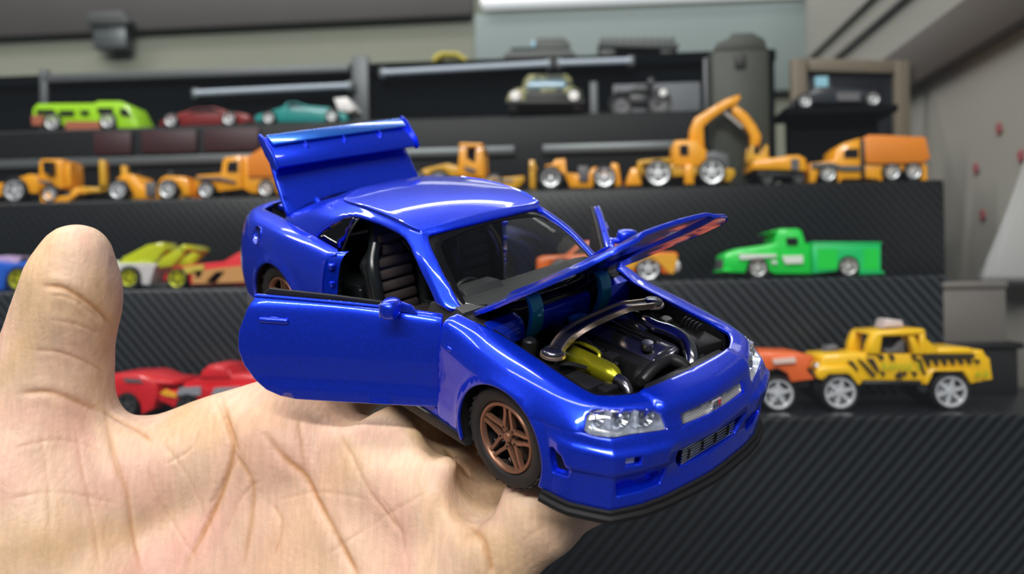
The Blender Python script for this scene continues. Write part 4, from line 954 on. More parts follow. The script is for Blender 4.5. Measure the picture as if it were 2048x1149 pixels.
CREASES = [  # photo pixels along each palm line, half width (mm), depth (mm), tint
 ([(80, 572), (127, 577), (171, 602), (203, 628), (226, 655)], .75, .55, .75), ([(92, 590), (140, 596), (180, 622), (205, 645)], .5, .2, .3),
 ([(60, 700), (120, 706), (180, 728), (214, 748)], .5, .22, .35), ([(36, 788), (101, 785), (159, 806), (209, 826)], .8, .45, .55), ([(100, 640), (150, 648), (200, 668)], .45, .15, .25),
 ([(205, 822), (241, 845), (279, 864), (304, 886)], .7, .45, .6), ([(209, 813), (228, 915), (254, 991), (266, 1067), (285, 1149)], .8, .32, .5),
 ([(442, 782), (457, 851), (466, 902), (444, 984), (412, 1054), (368, 1140)], 1.0, .55, .8), ([(466, 902), (492, 940), (507, 978), (501, 1054), (482, 1149)], .8, .35, .6),
 ([(522, 862), (576, 921), (610, 950), (635, 1000), (669, 1059), (702, 1126), (722, 1160)], 1.0, .55, .85), ([(597, 837), (606, 900), (610, 946)], .6, .22, .4),
 ([(675, 862), (702, 908), (736, 975), (778, 1034), (812, 1075)], .7, .22, .3), ([(547, 1009), (564, 1051), (547, 1118)], .6, .2, .4),
 ([(942, 1051), (963, 1076), (978, 1115), (984, 1150)], .9, .5, .7), ([(888, 897), (917, 925), (942, 955)], .9, .45, .6),
 ([(430, 800), (462, 860), (480, 910)], .6, .25, .45), ([(480, 910), (440, 980), (420, 1010)], .5, .2, .3), ([(320, 880), (380, 960), (430, 1080)], .5, .12, .18),
 ([(150, 850), (165, 940), (190, 1060), (200, 1149)], .55, .14, .2), ([(80, 860), (95, 960), (100, 1080)], .55, .12, .16), ([(20, 900), (120, 880), (220, 905)], .5, .12, .15), ([(10, 1000), (120, 985), (240, 1010)], .5, .12, .15),
 ([(640, 1120), (760, 1040), (860, 980)], .5, .12, .16), ([(560, 1000), (640, 985), (740, 1000)], .45, .1, .14), ([(400, 1130), (330, 1020), (290, 930)], .5, .12, .16), ([(820, 1149), (800, 1060), (760, 990)], .5, .1, .14),
 ([(400, 860), (380, 900), (330, 930)], .5, .15, .2), ([(520, 960), (480, 1000), (450, 1070)], .5, .15, .25), ([(1040, 1090), (1090, 1050)], .5, .1, .15)]
def build_hand():
    lo = np.array([-.135, -.022, .168]); hi = np.array([.075, .175, .285])
    V, F = surface_nets(hand_sdf, lo, hi, .0015)
    me = bpy.data.meshes.new('tmp'); me.from_pydata(V.tolist(), [], F.tolist()); me.update()
    t = bpy.data.objects.new('tmp', me); C.objects.link(t); md = t.modifiers.new('s', 'SUBSURF'); md.levels = 2; md.render_levels = 2
    ev = t.evaluated_get(bpy.context.evaluated_depsgraph_get()); m2 = bpy.data.meshes.new_from_object(ev); bpy.data.objects.remove(t); bpy.data.meshes.remove(me)
    co = np.empty(len(m2.vertices)*3); m2.vertices.foreach_get('co', co); X = co.reshape(-1, 3)
    G = np.empty(len(m2.vertices)*3); m2.vertices.foreach_get('normal', G); G = G.reshape(-1, 3)
    if (G*(X-X.mean(0))).sum() < 0: G = -G
    # soft, irregular flesh
    X = X+G*(.00035*np.sin(X[:, 0]*310+1)*np.sin(X[:, 1]*270)*np.sin(X[:, 2]*240+.5))[:, None]
    bv = BVHTree.FromPolygons([Vector(p) for p in V], [tuple(q) for q in F]); cr = np.zeros(len(X)); dep = np.zeros(len(X))
    for line, wd, dp, tint in CREASES:
        pts = []
        for u, v in smooth_pts(line, 7):
            h = bv.ray_cast(Vector((0, 0, 0)), Vector(((u-CX)/FPX, (v-CY)/FPX, 1)).normalized())
            if h[0] is not None: pts.append(np.array(h[0]))
        if len(pts) < 3: continue
        pts = np.array(pts); lo_, hi_ = pts.min(0)-.006, pts.max(0)+.006; sel = np.where(((X > lo_) & (X < hi_)).all(1))[0]; S = X[sel]; d = np.full(len(S), 1.0); tt = np.zeros(len(S)); n = len(pts)
        for i in range(n-1):
            a, b = pts[i], pts[i+1]; ab = b-a; t_ = np.clip(((S-a)@ab)/(ab@ab+1e-12), 0, 1); q = np.linalg.norm(S-a-t_[:, None]*ab, axis=1); k = q < d; d[k] = q[k]; tt[k] = (i+t_[k])/(n-1)
        fade = np.clip(np.minimum(tt, 1-tt)*6, 0, 1)
        wm = wd*.001; g = np.exp(-(d/(wm*.75))**2)*fade; side = np.exp(-((d-wm*2.4)/(wm*1.3))**2)*fade
        dep[sel] -= dp*.001*g-dp*.00028*side; cr[sel] = np.maximum(cr[sel], tint*np.exp(-(d/(wm*.62))**2)*fade)
    X = X+G*dep[:, None]
    Wd = np.array(CAM_LOC)+X@np.array(CVW).T
    m2.vertices.foreach_set('co', Wd.ravel()); at = m2.attributes.new('crease', 'FLOAT', 'POINT'); at.data.foreach_set('value', cr); m2.update()
    m2.shade_smooth(); m2.name = 'hand'; m2.materials.clear(); m2.materials.append(skin_material())
    bm = bmesh.new(); bm.from_mesh(m2); bmesh.ops.recalc_face_normals(bm, faces=bm.faces); bm.to_mesh(m2); bm.free()
    o = link(bpy.data.objects.new('hand', m2))
    return tag(o, 'open palm with raised thumb, bare skin, carrying the blue toy coupe on its fingers', 'hand')
hand = build_hand()
# ------------------------------------------------------------------ display: stepped stand, cabinet, walls
def carbon_mat(name, sgn, pitch=.0050, g=1.0):
    m = mat(name, (.02, .022, .025), .3, 0, .0, .35); nt = m.node_tree; b = nt.nodes['Principled BSDF']; N = nt.nodes.new; L = nt.links.new
    tc = N('ShaderNodeTexCoord'); sx = N('ShaderNodeSeparateXYZ'); L(tc.outputs['Object'], sx.inputs[0])
    zy = N('ShaderNodeMath'); zy.operation = 'ADD'; L(sx.outputs['Z'], zy.inputs[0]); L(sx.outputs['Y'], zy.inputs[1])
    def lin(a, c, p):
        q = N('ShaderNodeMath'); q.operation = 'MULTIPLY'; q.inputs[1].default_value = a; L(sx.outputs['X'], q.inputs[0])
        r = N('ShaderNodeMath'); r.operation = 'MULTIPLY_ADD'; r.inputs[1].default_value = c; L(zy.outputs[0], r.inputs[0]); L(q.outputs[0], r.inputs[2])
        t = N('ShaderNodeMath'); t.operation = 'MULTIPLY'; t.inputs[1].default_value = 2*math.pi/p; L(r.outputs[0], t.inputs[0])
        s = N('ShaderNodeMath'); s.operation = 'SINE'; L(t.outputs[0], s.inputs[0]); return s
    a = lin(1.0, sgn*.85, pitch); c = lin(1.0, -sgn*1.1, pitch*.33)
    mx = N('ShaderNodeMath'); mx.operation = 'MULTIPLY_ADD'; mx.inputs[1].default_value = .22; L(c.outputs[0], mx.inputs[0]); L(a.outputs[0], mx.inputs[2])
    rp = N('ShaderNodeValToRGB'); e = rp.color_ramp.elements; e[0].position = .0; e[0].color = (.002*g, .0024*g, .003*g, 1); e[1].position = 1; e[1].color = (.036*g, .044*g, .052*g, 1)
    mr = N('ShaderNodeMapRange'); mr.inputs['From Min'].default_value = -.9; mr.inputs['From Max'].default_value = 1.1; L(mx.outputs[0], mr.inputs['Value']); L(mr.outputs[0], rp.inputs[0]); L(rp.outputs[0], b.inputs['Base Color'])
    bp = N('ShaderNodeBump'); bp.inputs['Strength'].default_value = .15; bp.inputs['Distance'].default_value = .0003; L(mr.outputs[0], bp.inputs['Height']); L(bp.outputs[0], b.inputs['Normal'])
    return m
ROWY = [.375, .43, .485, .54]; ROWZ = [1.25-.0523, 1.25+.0019, 1.25+.0520, 1.25+.1028]
def X_(u, y, v=500): return px_plane_y(u, v, y).x
CARB = [carbon_mat('carbon_film_rising', -1, .0050, .62), carbon_mat('carbon_film_falling', 1, .0050, 1.1), carbon_mat('shaded_carbon_film', 1, .0046, .45), mat('shaded_black_film', (.006, .007, .008), .4, spec=.2)]  # upper two steps: dimmer light painted in as darker film
stand = empty('display_stand', (0, .48, 0)); tag(stand, 'black stepped display stand wrapped in carbon fibre film', 'display stand')
def part_at(o, root): o.parent = root; o.matrix_parent_inverse = Matrix.Translation(-Vector(root.location)); return o
ENDX = [.215, X_(1897, .412), X_(1893, .468), X_(1548, .523)]
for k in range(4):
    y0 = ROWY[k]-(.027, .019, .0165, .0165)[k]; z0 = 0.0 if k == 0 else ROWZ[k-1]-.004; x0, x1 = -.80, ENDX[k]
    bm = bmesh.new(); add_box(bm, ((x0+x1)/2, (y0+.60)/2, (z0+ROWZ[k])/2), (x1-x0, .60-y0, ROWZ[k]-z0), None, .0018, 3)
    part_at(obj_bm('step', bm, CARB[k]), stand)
ALU = mat('dull_aluminium', (.12, .135, .14), .35, .4)
y4 = ROWY[3]-.0185
for u0, u1 in ((-40, 1030), (1085, 1402)):
    a, b = px_plane_y(u0, 326, y4), px_plane_y(u1, 300, y4); z = 1.25+.0815
    bm = bmesh.new(); add_box(bm, ((a.x+b.x)/2, y4, z), (b.x-a.x, .004, .0055), None, .001); part_at(obj_bm('edge_trim', bm, ALU), stand)
MAROON = mat('dark_maroon_card', (.035, .008, .012), .5)
for u0, u1 in ((190, 265), (285, 395), (410, 520)):
    a, b = px_plane_y(u0, 285, y4+.001), px_plane_y(u1, 285, y4+.001); bm = bmesh.new(); add_box(bm, ((a.x+b.x)/2, y4+.0005, ROWZ[3]-.010), (b.x-a.x, .003, .014), None, .0006); part_at(obj_bm('price_card', bm, MAROON), stand)
# cabinet behind the stand
cab = empty('display_cabinet', (0, .62, 0)); tag(cab, 'tall black cabinet back with grey posts behind the stepped stand', 'cabinet')
YB = .60; xl, xr = -.80, X_(1556, YB); ztop = px_plane_y(1100, 117, YB).z
BACKM = mat('black_back_panel', (.005, .0065, .0075), .9, spec=.0, var=.3, vscale=9)
bm = bmesh.new(); add_box(bm, ((xl+xr)/2, YB+.006, ztop/2), (xr-xl, .012, ztop), None, .001); part_at(obj_bm('back_panel', bm, BACKM), cab)
bm = bmesh.new(); add_box(bm, ((xl+xr)/2, YB+.04, ztop-.004), (xr-xl, .09, .008), None, .001); part_at(obj_bm('cabinet_top', bm, BACKM), cab)
POSTM = mat('grey_post', (.10, .11, .115), .45, .3)
def post(u, v0, v1, wpx, y, m=POSTM, name='frame_post', root=cab):
    a, b = px_plane_y(u, v0, y), px_plane_y(u, v1, y); wd = wpx/FPX*y; bm = bmesh.new()
    add_box(bm, (a.x, y, (a.z+b.z)/2), (wd, .006, abs(a.z-b.z)), None, .0008); return part_at(obj_bm(name, bm, m), root)
post(721, 113, 262, 34, YB-.004); post(90, 140, 262, 16, YB-.004); post(1187, 165, 268, 16, YB-.004); post(1415, 118, 268, 18, YB-.004)
a, b = px_plane_y(90, 147, YB-.004), px_plane_y(700, 118, YB-.004); bm = bmesh.new(); add_box(bm, ((a.x+b.x)/2, YB-.004, ztop-.003), (b.x-a.x, .006, .006), None, .001); part_at(obj_bm('frame_rail', bm, POSTM), cab)
# front pane of the case
PANE = glass_mat('case_glass', (.985, .99, .988), .0, .01)
bm = bmesh.new(); add_box(bm, (-.28, .336, 1.18), (1.25, .004, .66), None); pane = obj_bm('glass_pane', bm, PANE, None, False); tag(pane, 'large clear glass pane standing in front of the stepped stand', 'glass pane')
# walls
WALLM = mat('warm_grey_wall', (.22, .235, .185), .8, var=.06, vscale=6)
YW = .86
bm = bmesh.new(); add_box(bm, (-.35, YW+.01, .79), (1.9, .02, 1.58)); structure(obj_bm('wall_back', bm, WALLM, None, False))
XR = .222
bm = bmesh.new(); add_box(bm, (XR+.01, .62, .79), (.02, .50, 1.58)); wr = structure(obj_bm('wall_right', bm, mat('off_white_wall', (.36, .35, .31), .75, var=.07, vscale=7), None, False))
REDM = mat('red_print', (.36, .10, .11), .6)
def px_plane_x(u, v, x):
    r = ray(u, v); return CAM_LOC+r*((x-CAM_LOC.x)/r.x)
for u, v in ((1998, 257), (1952, 337), (2042, 312), (1965, 430)):
    p = px_plane_x(u, v, XR-.0006)
    for k in range(4):
        a = k*math.pi/2+.4; bm = bmesh.new(); add_lathe(bm, [(0, .0006), (.0017, .0004), (.0019, 0)], 10, Matrix.Translation((p.x, p.y+.0016*math.cos(a), p.z+.0016*math.sin(a))) @ Matrix.Rotation(math.radians(-90), 4, 'Y'))
        obj_bm('red_petal', bm, REDM, wr)
bm = bmesh.new(); add_box(bm, (XR-.004, .62, 1.25+.137), (.010, .50, .030), None, .002); structure(obj_bm('trim_1', bm, mat('brown_rail', (.085, .07, .06), .5), None))
for z, h in ((.185, .003), (.205, .002)):
    bm = bmesh.new(); add_box(bm, (XR-.002, .62, 1.25+z), (.004, .50, h), None, .0008); structure(obj_bm('trim_2', bm, mat('grey_cable', (.11, .11, .10), .5), None))
bm = bmesh.new(); add_box(bm, (-.1, .3, -.02), (2.4, 2.4, .04)); structure(obj_bm('floor', bm, mat('grey_floor', (.2, .2, .2), .6), None, False))
# things high up at the back
BEAMM = mat('dark_beam', (.055, .052, .05), .6, var=.15, vscale=14)
a, b = px_plane_y(-80, 78, .848), px_plane_y(945, 30, .848); bm = bmesh.new(); rot = Matrix.Rotation(-math.atan2(b.z-a.z, b.x-a.x), 3, 'Y')
add_box(bm, ((a.x+b.x)/2, .853, (a.z+b.z)/2+.030), ((b-a).length, .012, .06), rot, .002); tag(obj_bm('ceiling_beam', bm, BEAMM), 'dark grey-brown beam along the top of the back wall', 'beam')
a, b = px_plane_y(962, 6, .84), px_plane_y(1652, 0, .84); bm = bmesh.new(); add_box(bm, ((a.x+b.x)/2, .842, a.z+.012), (b.x-a.x, .02, .032), None, .003)
tag(obj_bm('strip_lamp', bm, mat('lit_white_diffuser', (.9, .9, .9), .4, emit=(.93, .96, 1, .55))), 'lit white strip lamp high on the back wall', 'lamp')
# pale board on the wall below the lamp
a, b = px_plane_y(950, 108, .845), px_plane_y(1655, 12, .845); bm = bmesh.new(); add_box(bm, ((a.x+b.x)/2, .848, (a.z+b.z)/2-.02), (b.x-a.x, .008, abs(b.z-a.z)+.05), None, .001)
tag(obj_bm('wall_board', bm, mat('pale_grey_board', (.20, .25, .245), .6)), 'pale grey board on the wall under the strip lamp', 'board')
br = empty('wall_bracket', px_plane_y(225, 70, .845)); tag(br, 'grey metal bracket on the wall above the lime bus', 'bracket'); GB = mat('bracket_grey', (.10, .115, .12), .4, .5)
bm = bmesh.new(); add_box(bm, (0, 0, -.002), (.034, .014, .026), None, .002); obj_bm('bracket_body', bm, GB, br)
bm = bmesh.new(); add_prism(bm, [(-.022, .012), (-.016, .02), (.016, .02), (.024, .010), (.02, .006), (-.02, .008)], -.012, .008, .001); obj_bm('bracket_cap', bm, mat('bracket_dark', (.05, .055, .055), .5), br)
BARM = mat('pale_tube', (.34, .40, .47), .3)  # thin plain bars fixed across the cabinet back
for i, (p, q, lb) in enumerate((((390, 187), (700, 172), 'thin pale bar beside the grey post, above the teal car'), ((765, 146), (1098, 128), 'thin pale bar under the cabinet top, above the camouflage jeep'), ((1118, 127), (1262, 122), 'short pale bar under the cabinet top, above the dark motorbike'))):
    a, b = px_plane_y(*p, YB-.012), px_plane_y(*q, YB-.012); c = (a+b)/2; t = empty('pale_bar', c); tag(t, lb, 'bar')
    tube_obj('tube', [a-c, b-c], .0023, BARM, t, 10)
    for e_, s in ((a, 1), (b, -1)):
        bm = bmesh.new(); add_box(bm, e_-c+Vector((0, .006, 0)), (.005, .014, .007), None, .001); obj_bm('tube_holder', bm, POSTM, t)
# reflection of a tan door frame, built as a solid panel at the right
fr = empty('frame_reflection', (0, 0, 0)); TAN = mat('reflected_tan_frame', (.17, .145, .105), .5)
A0 = px_plane_y(1583, 118, .545); B0 = px_plane_y(1815, 176, .562); zb = ROWZ[2]; fr.location = (A0.x, A0.y, zb); tag(fr, 'tan door frame reflection built as a solid panel behind the orange canvas-back truck', 'panel')
dx = Vector((B0.x-A0.x, B0.y-A0.y, 0)); Ld = dx.length; an = math.atan2(dx.y, dx.x); H_ = A0.z-zb; fr.rotation_euler = (0, 0, an)
for nm, c, s, m in (('reflected_stile', (.004, 0, H_/2), (.009, .006, H_), TAN), ('reflected_stile', (Ld-.005, 0, H_/2), (.010, .006, H_), TAN), ('frame_rail', (Ld/2, 0, H_-.004), (Ld-.02, .006, .008), TAN), ('reflected_pane', (Ld/2, .002, H_/2), (Ld-.016, .002, H_-.006), mat('reflected_navy', (.012, .015, .021), .2))):
    box_obj(nm, c, s, m, fr, .0008)
# olive box behind the excavator
ob = empty('olive_case', (X_(1481, .505), .505, ROWZ[2])); tag(ob, 'tall dark olive metal case behind the yellow excavator arm', 'case'); OL = mat('dark_olive', (.030, .036, .026), .5)
a, b = px_plane_y(1422, 100, .50), px_plane_y(1540, 100, .50); ww = b.x-a.x; hh = a.z-ROWZ[2]
box_obj('case_body', (0, 0, hh/2), (ww, .018, hh), OL, ob, .003)
prism_obj('case_lid', [(-ww/2+.001, hh-.002), (-ww/2+.004, hh+.003), (-ww*.2, hh+.005), (-ww*.12, hh+.008), (ww*.22, hh+.008), (ww*.42, hh+.004), (ww/2-.001, hh-.002)], -.009, .009, OL, ob, .001)
box_obj('case_latch', (0, -.0095, hh-.008), (.006, .002, .008), mat('latch_dark', (.015, .018, .013), .5), ob, .0006)
# right-hand corner: grey box, black plinth, white cloth
gbx = X_(1905, .40), X_(2034, .40)
gz0, gz1 = px_plane_y(1970, 686, .41).z, px_plane_y(1970, 563, .41).z
g = empty('grey_box', ((gbx[0]+gbx[1])/2, .425, gz0)); tag(g, 'plain grey cardboard box at the end of the stand behind the yellow jeep', 'box'); GYB = mat('grey_card', (.135, .125, .115), .6, var=.08, vscale=40)
box_obj('box_body', (0, 0, (gz1-gz0)*.44), (gbx[1]-gbx[0], .03, (gz1-gz0)*.88), GYB, g, .001); box_obj('box_lid', (0, 0, (gz1-gz0)*.94), (gbx[1]-gbx[0]+.001, .032, (gz1-gz0)*.12), GYB, g, .001)
p_ = empty('black_plinth', (g.location.x, .425, ROWZ[0])); tag(p_, 'low black plinth under the plain grey box', 'plinth'); hh2 = gz0-ROWZ[0]
box_obj('plinth_body', (0, 0, hh2*.45), (.036, .032, hh2*.9), BLACK, p_, .001); box_obj('plinth_top', (0, 0, hh2*.94), (.040, .036, hh2*.12), mat('deep_black', (.004, .004, .004), .5), p_, .001)
cl = []; rows = 14; cols = 10
PTS = [((2060, 300), (2120, 300)), ((1945, 562), (2120, 562))]
V = []; F = []
for i in range(rows+1):
    t = i/rows
    for j in range(cols+1):
        s = j/cols; u = (2060+(1940-2060)*t)*(1-s)+2130*s; v = 290+(570-290)*t; p = px_plane_x(u, v, XR-.010); p.x += .004*math.sin(s*9+t*2); V.append(p)
for i in range(rows):
    for j in range(cols): k = i*(cols+1)+j; F.append((k, k+1, k+cols+2, k+cols+1))
clo = obj('white_cloth', V, F, mat('white_cloth', (.62, .63, .62), .8), None, True, None); md = clo.modifiers.new('t', 'SOLIDIFY'); md.thickness = .001
tag(clo, 'white cloth hanging down over the off-white right wall', 'cloth')
# ------------------------------------------------------------------ toys on the steps
YEL2 = mat('construction_yellow', (.84, .35, .006), .38, 0, .3); YEL3 = mat('deep_yellow', (.62, .33, .01), .4, 0, .2); ORG = mat('canvas_orange', (.70, .21, .012), .5)
GREY = mat('toy_grey', (.10, .10, .11), .45); RIMC = mat('toy_chrome_rim', (.78, .80, .82), .3, .45); WIN = mat('toy_dark_window', (.012, .012, .014), .15); TBLK = mat('toy_black', (.014, .014, .015), .45)
_wm = {}
class Toy:
    def __init__(s, name, label, cat, row, depth, contact, group=None, cut=None):
        s.near = ROWY[row]-depth/2; s.d = depth; c = px_plane_y(*contact, s.near); s.dz = ROWZ[row]-c.z
        s.root = empty(name, (c.x, ROWY[row], ROWZ[row])); tag(s.root, label, cat, group); s.o = Vector((c.x, s.near, c.z)); s.f = (lambda x, y: (x, y)) if cut is None else (lambda x, y: (cut[0]+x/cut[2], cut[1]+y/cut[2]))
    def W(s, x, y):
        p = px_plane_y(*s.f(x, y), s.near)-s.o; return (p.x, p.z)
    def yy(s, f): return (f-.5)*s.d
    def prism(s, name, pts, m, f0=0.0, f1=1.0, bev=.0008, parent=None):
        return prism_obj(name, [s.W(*p) for p in pts], s.yy(f0), s.yy(f1), m, parent or s.root, bev)
    def decal(s, name, pts, m, parent=None):                     # thin printed or set-in piece on the near face
        return prism_obj(name, [s.W(*p) for p in pts], s.yy(0)-.0003, s.yy(.06), m, parent or s.root, 0)
    def tube(s, name, pts, r, m, f=0.0, parent=None):
        return tube_obj(name, [(s.W(*p)[0], s.yy(f), s.W(*p)[1]) for p in pts], r, m, parent or s.root, 8)
    def wheel(s, x, y, rpx, rim=.78, m_rim=None, m_tyre=None, spokes=5, far=True, wd=.0055):
        cx, cz = s.W(x, y); r = rpx/FPX*s.near; cz = r-.0  # sits on the step
        cz0 = cz; m_rim = m_rim or RIMC; m_tyre = m_tyre or TBLK
        for near in ((True, False) if far else (True,)):
            yy = s.yy(0)+wd*.42 if near else s.yy(1)-wd*.42
            w_ = empty('wheel', (cx, yy, cz0), s.root); w_.rotation_euler = (math.radians(90 if near else -90), 0, 0)
            key = (round(r, 5), rim, m_rim.name, m_tyre.name, spokes)
            if key not in _wm:
                bm = bmesh.new(); h = wd/2; add_lathe(bm, [(r*rim*.98, h*.6), (r*rim, h*.95), (r*.93, h), (r, h*.7), (r, -h*.7), (r*.93, -h), (r*.5, -h), (r*.5, h*.2)], 26, None, True); A = obj_bm('tyre', bm, m_tyre, w_)
                bm = bmesh.new(); q = r*rim; add_lathe(bm, [(q, h*.9), (q*.86, h*.85), (q*.80, h*.3), (q*.80, -h*.4), (q*.98, -h*.4)], 24, None, True)
                add_lathe(bm, [(0, h*.75), (q*.24, h*.7), (q*.28, h*.1)], 12)
                for k in range(spokes):
                    an_ = 2*math.pi*k/spokes+.3; add_box(bm, (math.cos(an_)*q*.52, math.sin(an_)*q*.52, h*.45), (q*.72, q*.24, h*.35), Matrix.Rotation(an_, 3, 'Z'), 0)
                add_lathe(bm, [(0, -h*.2), (q*.8, -h*.2)], 16)
                B = obj_bm('rim', bm, m_rim, w_); _wm[key] = (A.data, B.data)
            else:
                for nm, d_ in zip(('tyre', 'rim'), _wm[key]): link(bpy.data.objects.new(nm, d_), w_)
def arch(cx, cy, r, a0=180, a1=0, n=8, ry=None):                  # pixel points of a wheel-arch cut, left to right (y down)
    ry = ry or r
    return [(cx+r*math.cos(math.radians(a0+(a1-a0)*i/n)), cy-ry*math.sin(math.radians(a0+(a1-a0)*i/n))) for i in range(n+1)]
# --- yellow jeep pickup
JY = mat('jeep_yellow', (.86, .50, .004), .35, 0, .4)
T = Toy('toy_jeep', 'yellow toy jeep pickup with black tiger stripes and a roll bar', 'toy car', 0, .030, (1815, 826), None, (1620, 630, 5.12))
T.prism('body', [(60, 615), (75, 570), (120, 545), (130, 460), (160, 440), (450, 420), (600, 418), (1160, 425), (1690, 428), (1700, 385), (1800, 385), (1830, 440), (1870, 470), (1900, 690), (1650, 730), (1600, 650), (1565, 612), (1290, 612), (1260, 650), (1215, 735), (1160, 735), (1150, 700), (545, 700), (520, 740), (490, 735), (420, 645), (380, 628), (200, 632), (130, 690), (80, 670)], JY, .06, .94, .0012)
for f0, f1 in ((0, .22), (.78, 1)):
    T.prism('front_fender', [(60, 620), (75, 570), (150, 548), (400, 540), (450, 560), (545, 700), (520, 742), (488, 736), (415, 642), (380, 625), (200, 630), (130, 690), (80, 672)], JY, f0, f1, .0008)
    T.prism('rear_fender', [(1165, 735), (1180, 640), (1240, 575), (1600, 570), (1680, 620), (1700, 722), (1650, 730), (1590, 630), (1565, 605), (1290, 605), (1262, 640), (1215, 737)], JY, f0, f1, .0008)
    T.prism('windscreen_post', [(590, 425), (600, 330), (650, 220), (700, 190), (748, 235), (725, 425)], JY, f0, f1)
    T.prism('roll_bar', [(1010, 240), (1075, 235), (1160, 425), (1065, 425)], JY, f0, f1); T.prism('rear_post', [(1125, 200), (1188, 200), (1195, 260), (1315, 370), (1315, 425), (1125, 425)], JY, f0, f1)
T.prism('roof', [(650, 222), (690, 193), (1150, 158), (1186, 175), (1188, 225), (745, 242)], JY, 0, 1, .001)
T.prism('bed_rail', [(1290, 366), (1650, 358), (1692, 388), (1692, 428), (1290, 428)], JY, .03, .97)
T.prism('cabin', [(750, 262), (1010, 245), (1120, 420), (735, 420)], WIN, .25, .75); T.prism('seat', [(800, 420), (790, 370), (880, 370), (960, 280), (1010, 280), (1010, 420)], GREY, .12, .24)
T.prism('sill', [(545, 698), (1155, 698), (1150, 745), (545, 740)], TBLK, .02, .98); T.prism('underbody', [(150, 690), (545, 700), (1150, 700), (1800, 700), (1750, 760), (200, 760)], TBLK, .15, .85)
T.prism('light_bar', [(838, 165), (860, 80), (900, 68), (1035, 85), (1058, 150)], mat('pale_pink_plastic', (.55, .48, .50), .4), .3, .7); T.prism('winch', [(290, 430), (320, 370), (420, 360), (450, 420)], GREY, .6, .9)
T.prism('rear_hook', [(1780, 705), (1900, 690), (1930, 720), (1900, 752), (1790, 745)], RIMC, .4, .6); T.prism('headlamp', [(58, 560), (75, 520), (110, 520), (112, 570)], RIMC, .05, .2)
STR = mat('stripe_black', (.02, .018, .016), .5)
T.decal('stripe', [(1160, 430), (1690, 425), (1690, 448), (1168, 462)], STR)
for q in ([(395, 490), (440, 495), (500, 590), (470, 580)], [(500, 470), (540, 490), (680, 640), (640, 640)], [(590, 465), (650, 470), (720, 600), (690, 590)], [(700, 430), (750, 430), (760, 470), (735, 475)], [(815, 425), (850, 425), (875, 475), (845, 478)], [(1045, 430), (1075, 430), (1110, 490), (1085, 480)], [(1120, 470), (1135, 470), (1190, 640), (1160, 600)], [(735, 600), (760, 600), (770, 640), (745, 635)], [(960, 600), (990, 600), (990, 640), (970, 635)], [(1050, 600), (1080, 600), (1100, 640), (1070, 640)], [(880, 640), (930, 600), (960, 650), (900, 655)]): T.decal('stripe', q, STR)
for i in range(7):
    x = 1180+i*85; T.decal('stripe', [(x, 475), (x+45, 478), (x+55, 550-i*6), (x+35, 545-i*6)], STR)
GT_ = mat('print_green', (.20, .42, .01), .5)
def toy_text(T, s, u0, u1, vmid, hpx, m):
    a, b, c = T.W(u0, vmid), T.W(u1, vmid), T.W(u0, vmid+hpx)
    o = text_obj('printed_text', s, 1.0, Matrix(), m, T.root); me = o.data; co = np.array([v.co for v in me.vertices]); w0, h0 = np.ptp(co[:, 0]), np.ptp(co[:, 1])
    M = Matrix.Translation(((a[0]+b[0])/2, T.yy(0)-.0005, a[1])) @ Matrix.Rotation(math.radians(90), 4, 'X') @ Matrix.Diagonal(((b[0]-a[0])/w0, (a[1]-c[1])/h0, 1, 1)) @ Matrix.Translation((-(co[:, 0].max()+co[:, 0].min())/2, -(co[:, 1].max()+co[:, 1].min())/2, 0)); me.transform(M)
toy_text(T, 'RANGE 2', 740, 1125, 550, 70, GT_); toy_text(T, '62', 1690, 1830, 625, 60, GT_)
RR = mat('rim_silver', (.72, .74, .77), .3, .45)
T.wheel(310, 850, 37, .80, RR, spokes=6); T.wheel(1445, 845, 37, .80, RR, spokes=6)
# --- orange car beside it
OR2 = mat('coral_orange', (.75, .13, .025), .4, 0, .3)
T = Toy('toy_buggy', 'coral orange toy off-roader nose to tail with the yellow jeep', 'toy car', 0, .030, (1540, 828))
T.prism('body', [(1380, 770), (1378, 725), (1400, 716), (1500, 714), (1530, 709), (1600, 710), (1627, 716), (1632, 722), (1617, 745), (1633, 764), (1584, 770), (1576, 752), (1556, 742), (1532, 748), (1518, 768), (1470, 772), (1462, 750), (1442, 744), (1420, 750), (1410, 772)], OR2, .04, .96, .0012)
T.prism('cabin', [(1395, 718), (1405, 680), (1470, 678), (1485, 716)], OR2, .1, .9); T.prism('cabin_window', [(1402, 715), (1411, 686), (1464, 684), (1476, 714)], WIN, .06, .94)
T.decal('hood_print', [(1545, 722), (1590, 718), (1592, 729), (1548, 732)], mat('pale_print', (.75, .55, .48), .5)); T.prism('front_bumper', [(1626, 745), (1640, 748), (1640, 762), (1626, 764)], TBLK, .1, .9); T.prism('chassis', [(1400, 768), (1630, 766), (1622, 782), (1405, 782)], TBLK, .15, .85)
T.wheel(1557, 797, 35, .82, RR); T.wheel(1441, 797, 35, .82, RR)
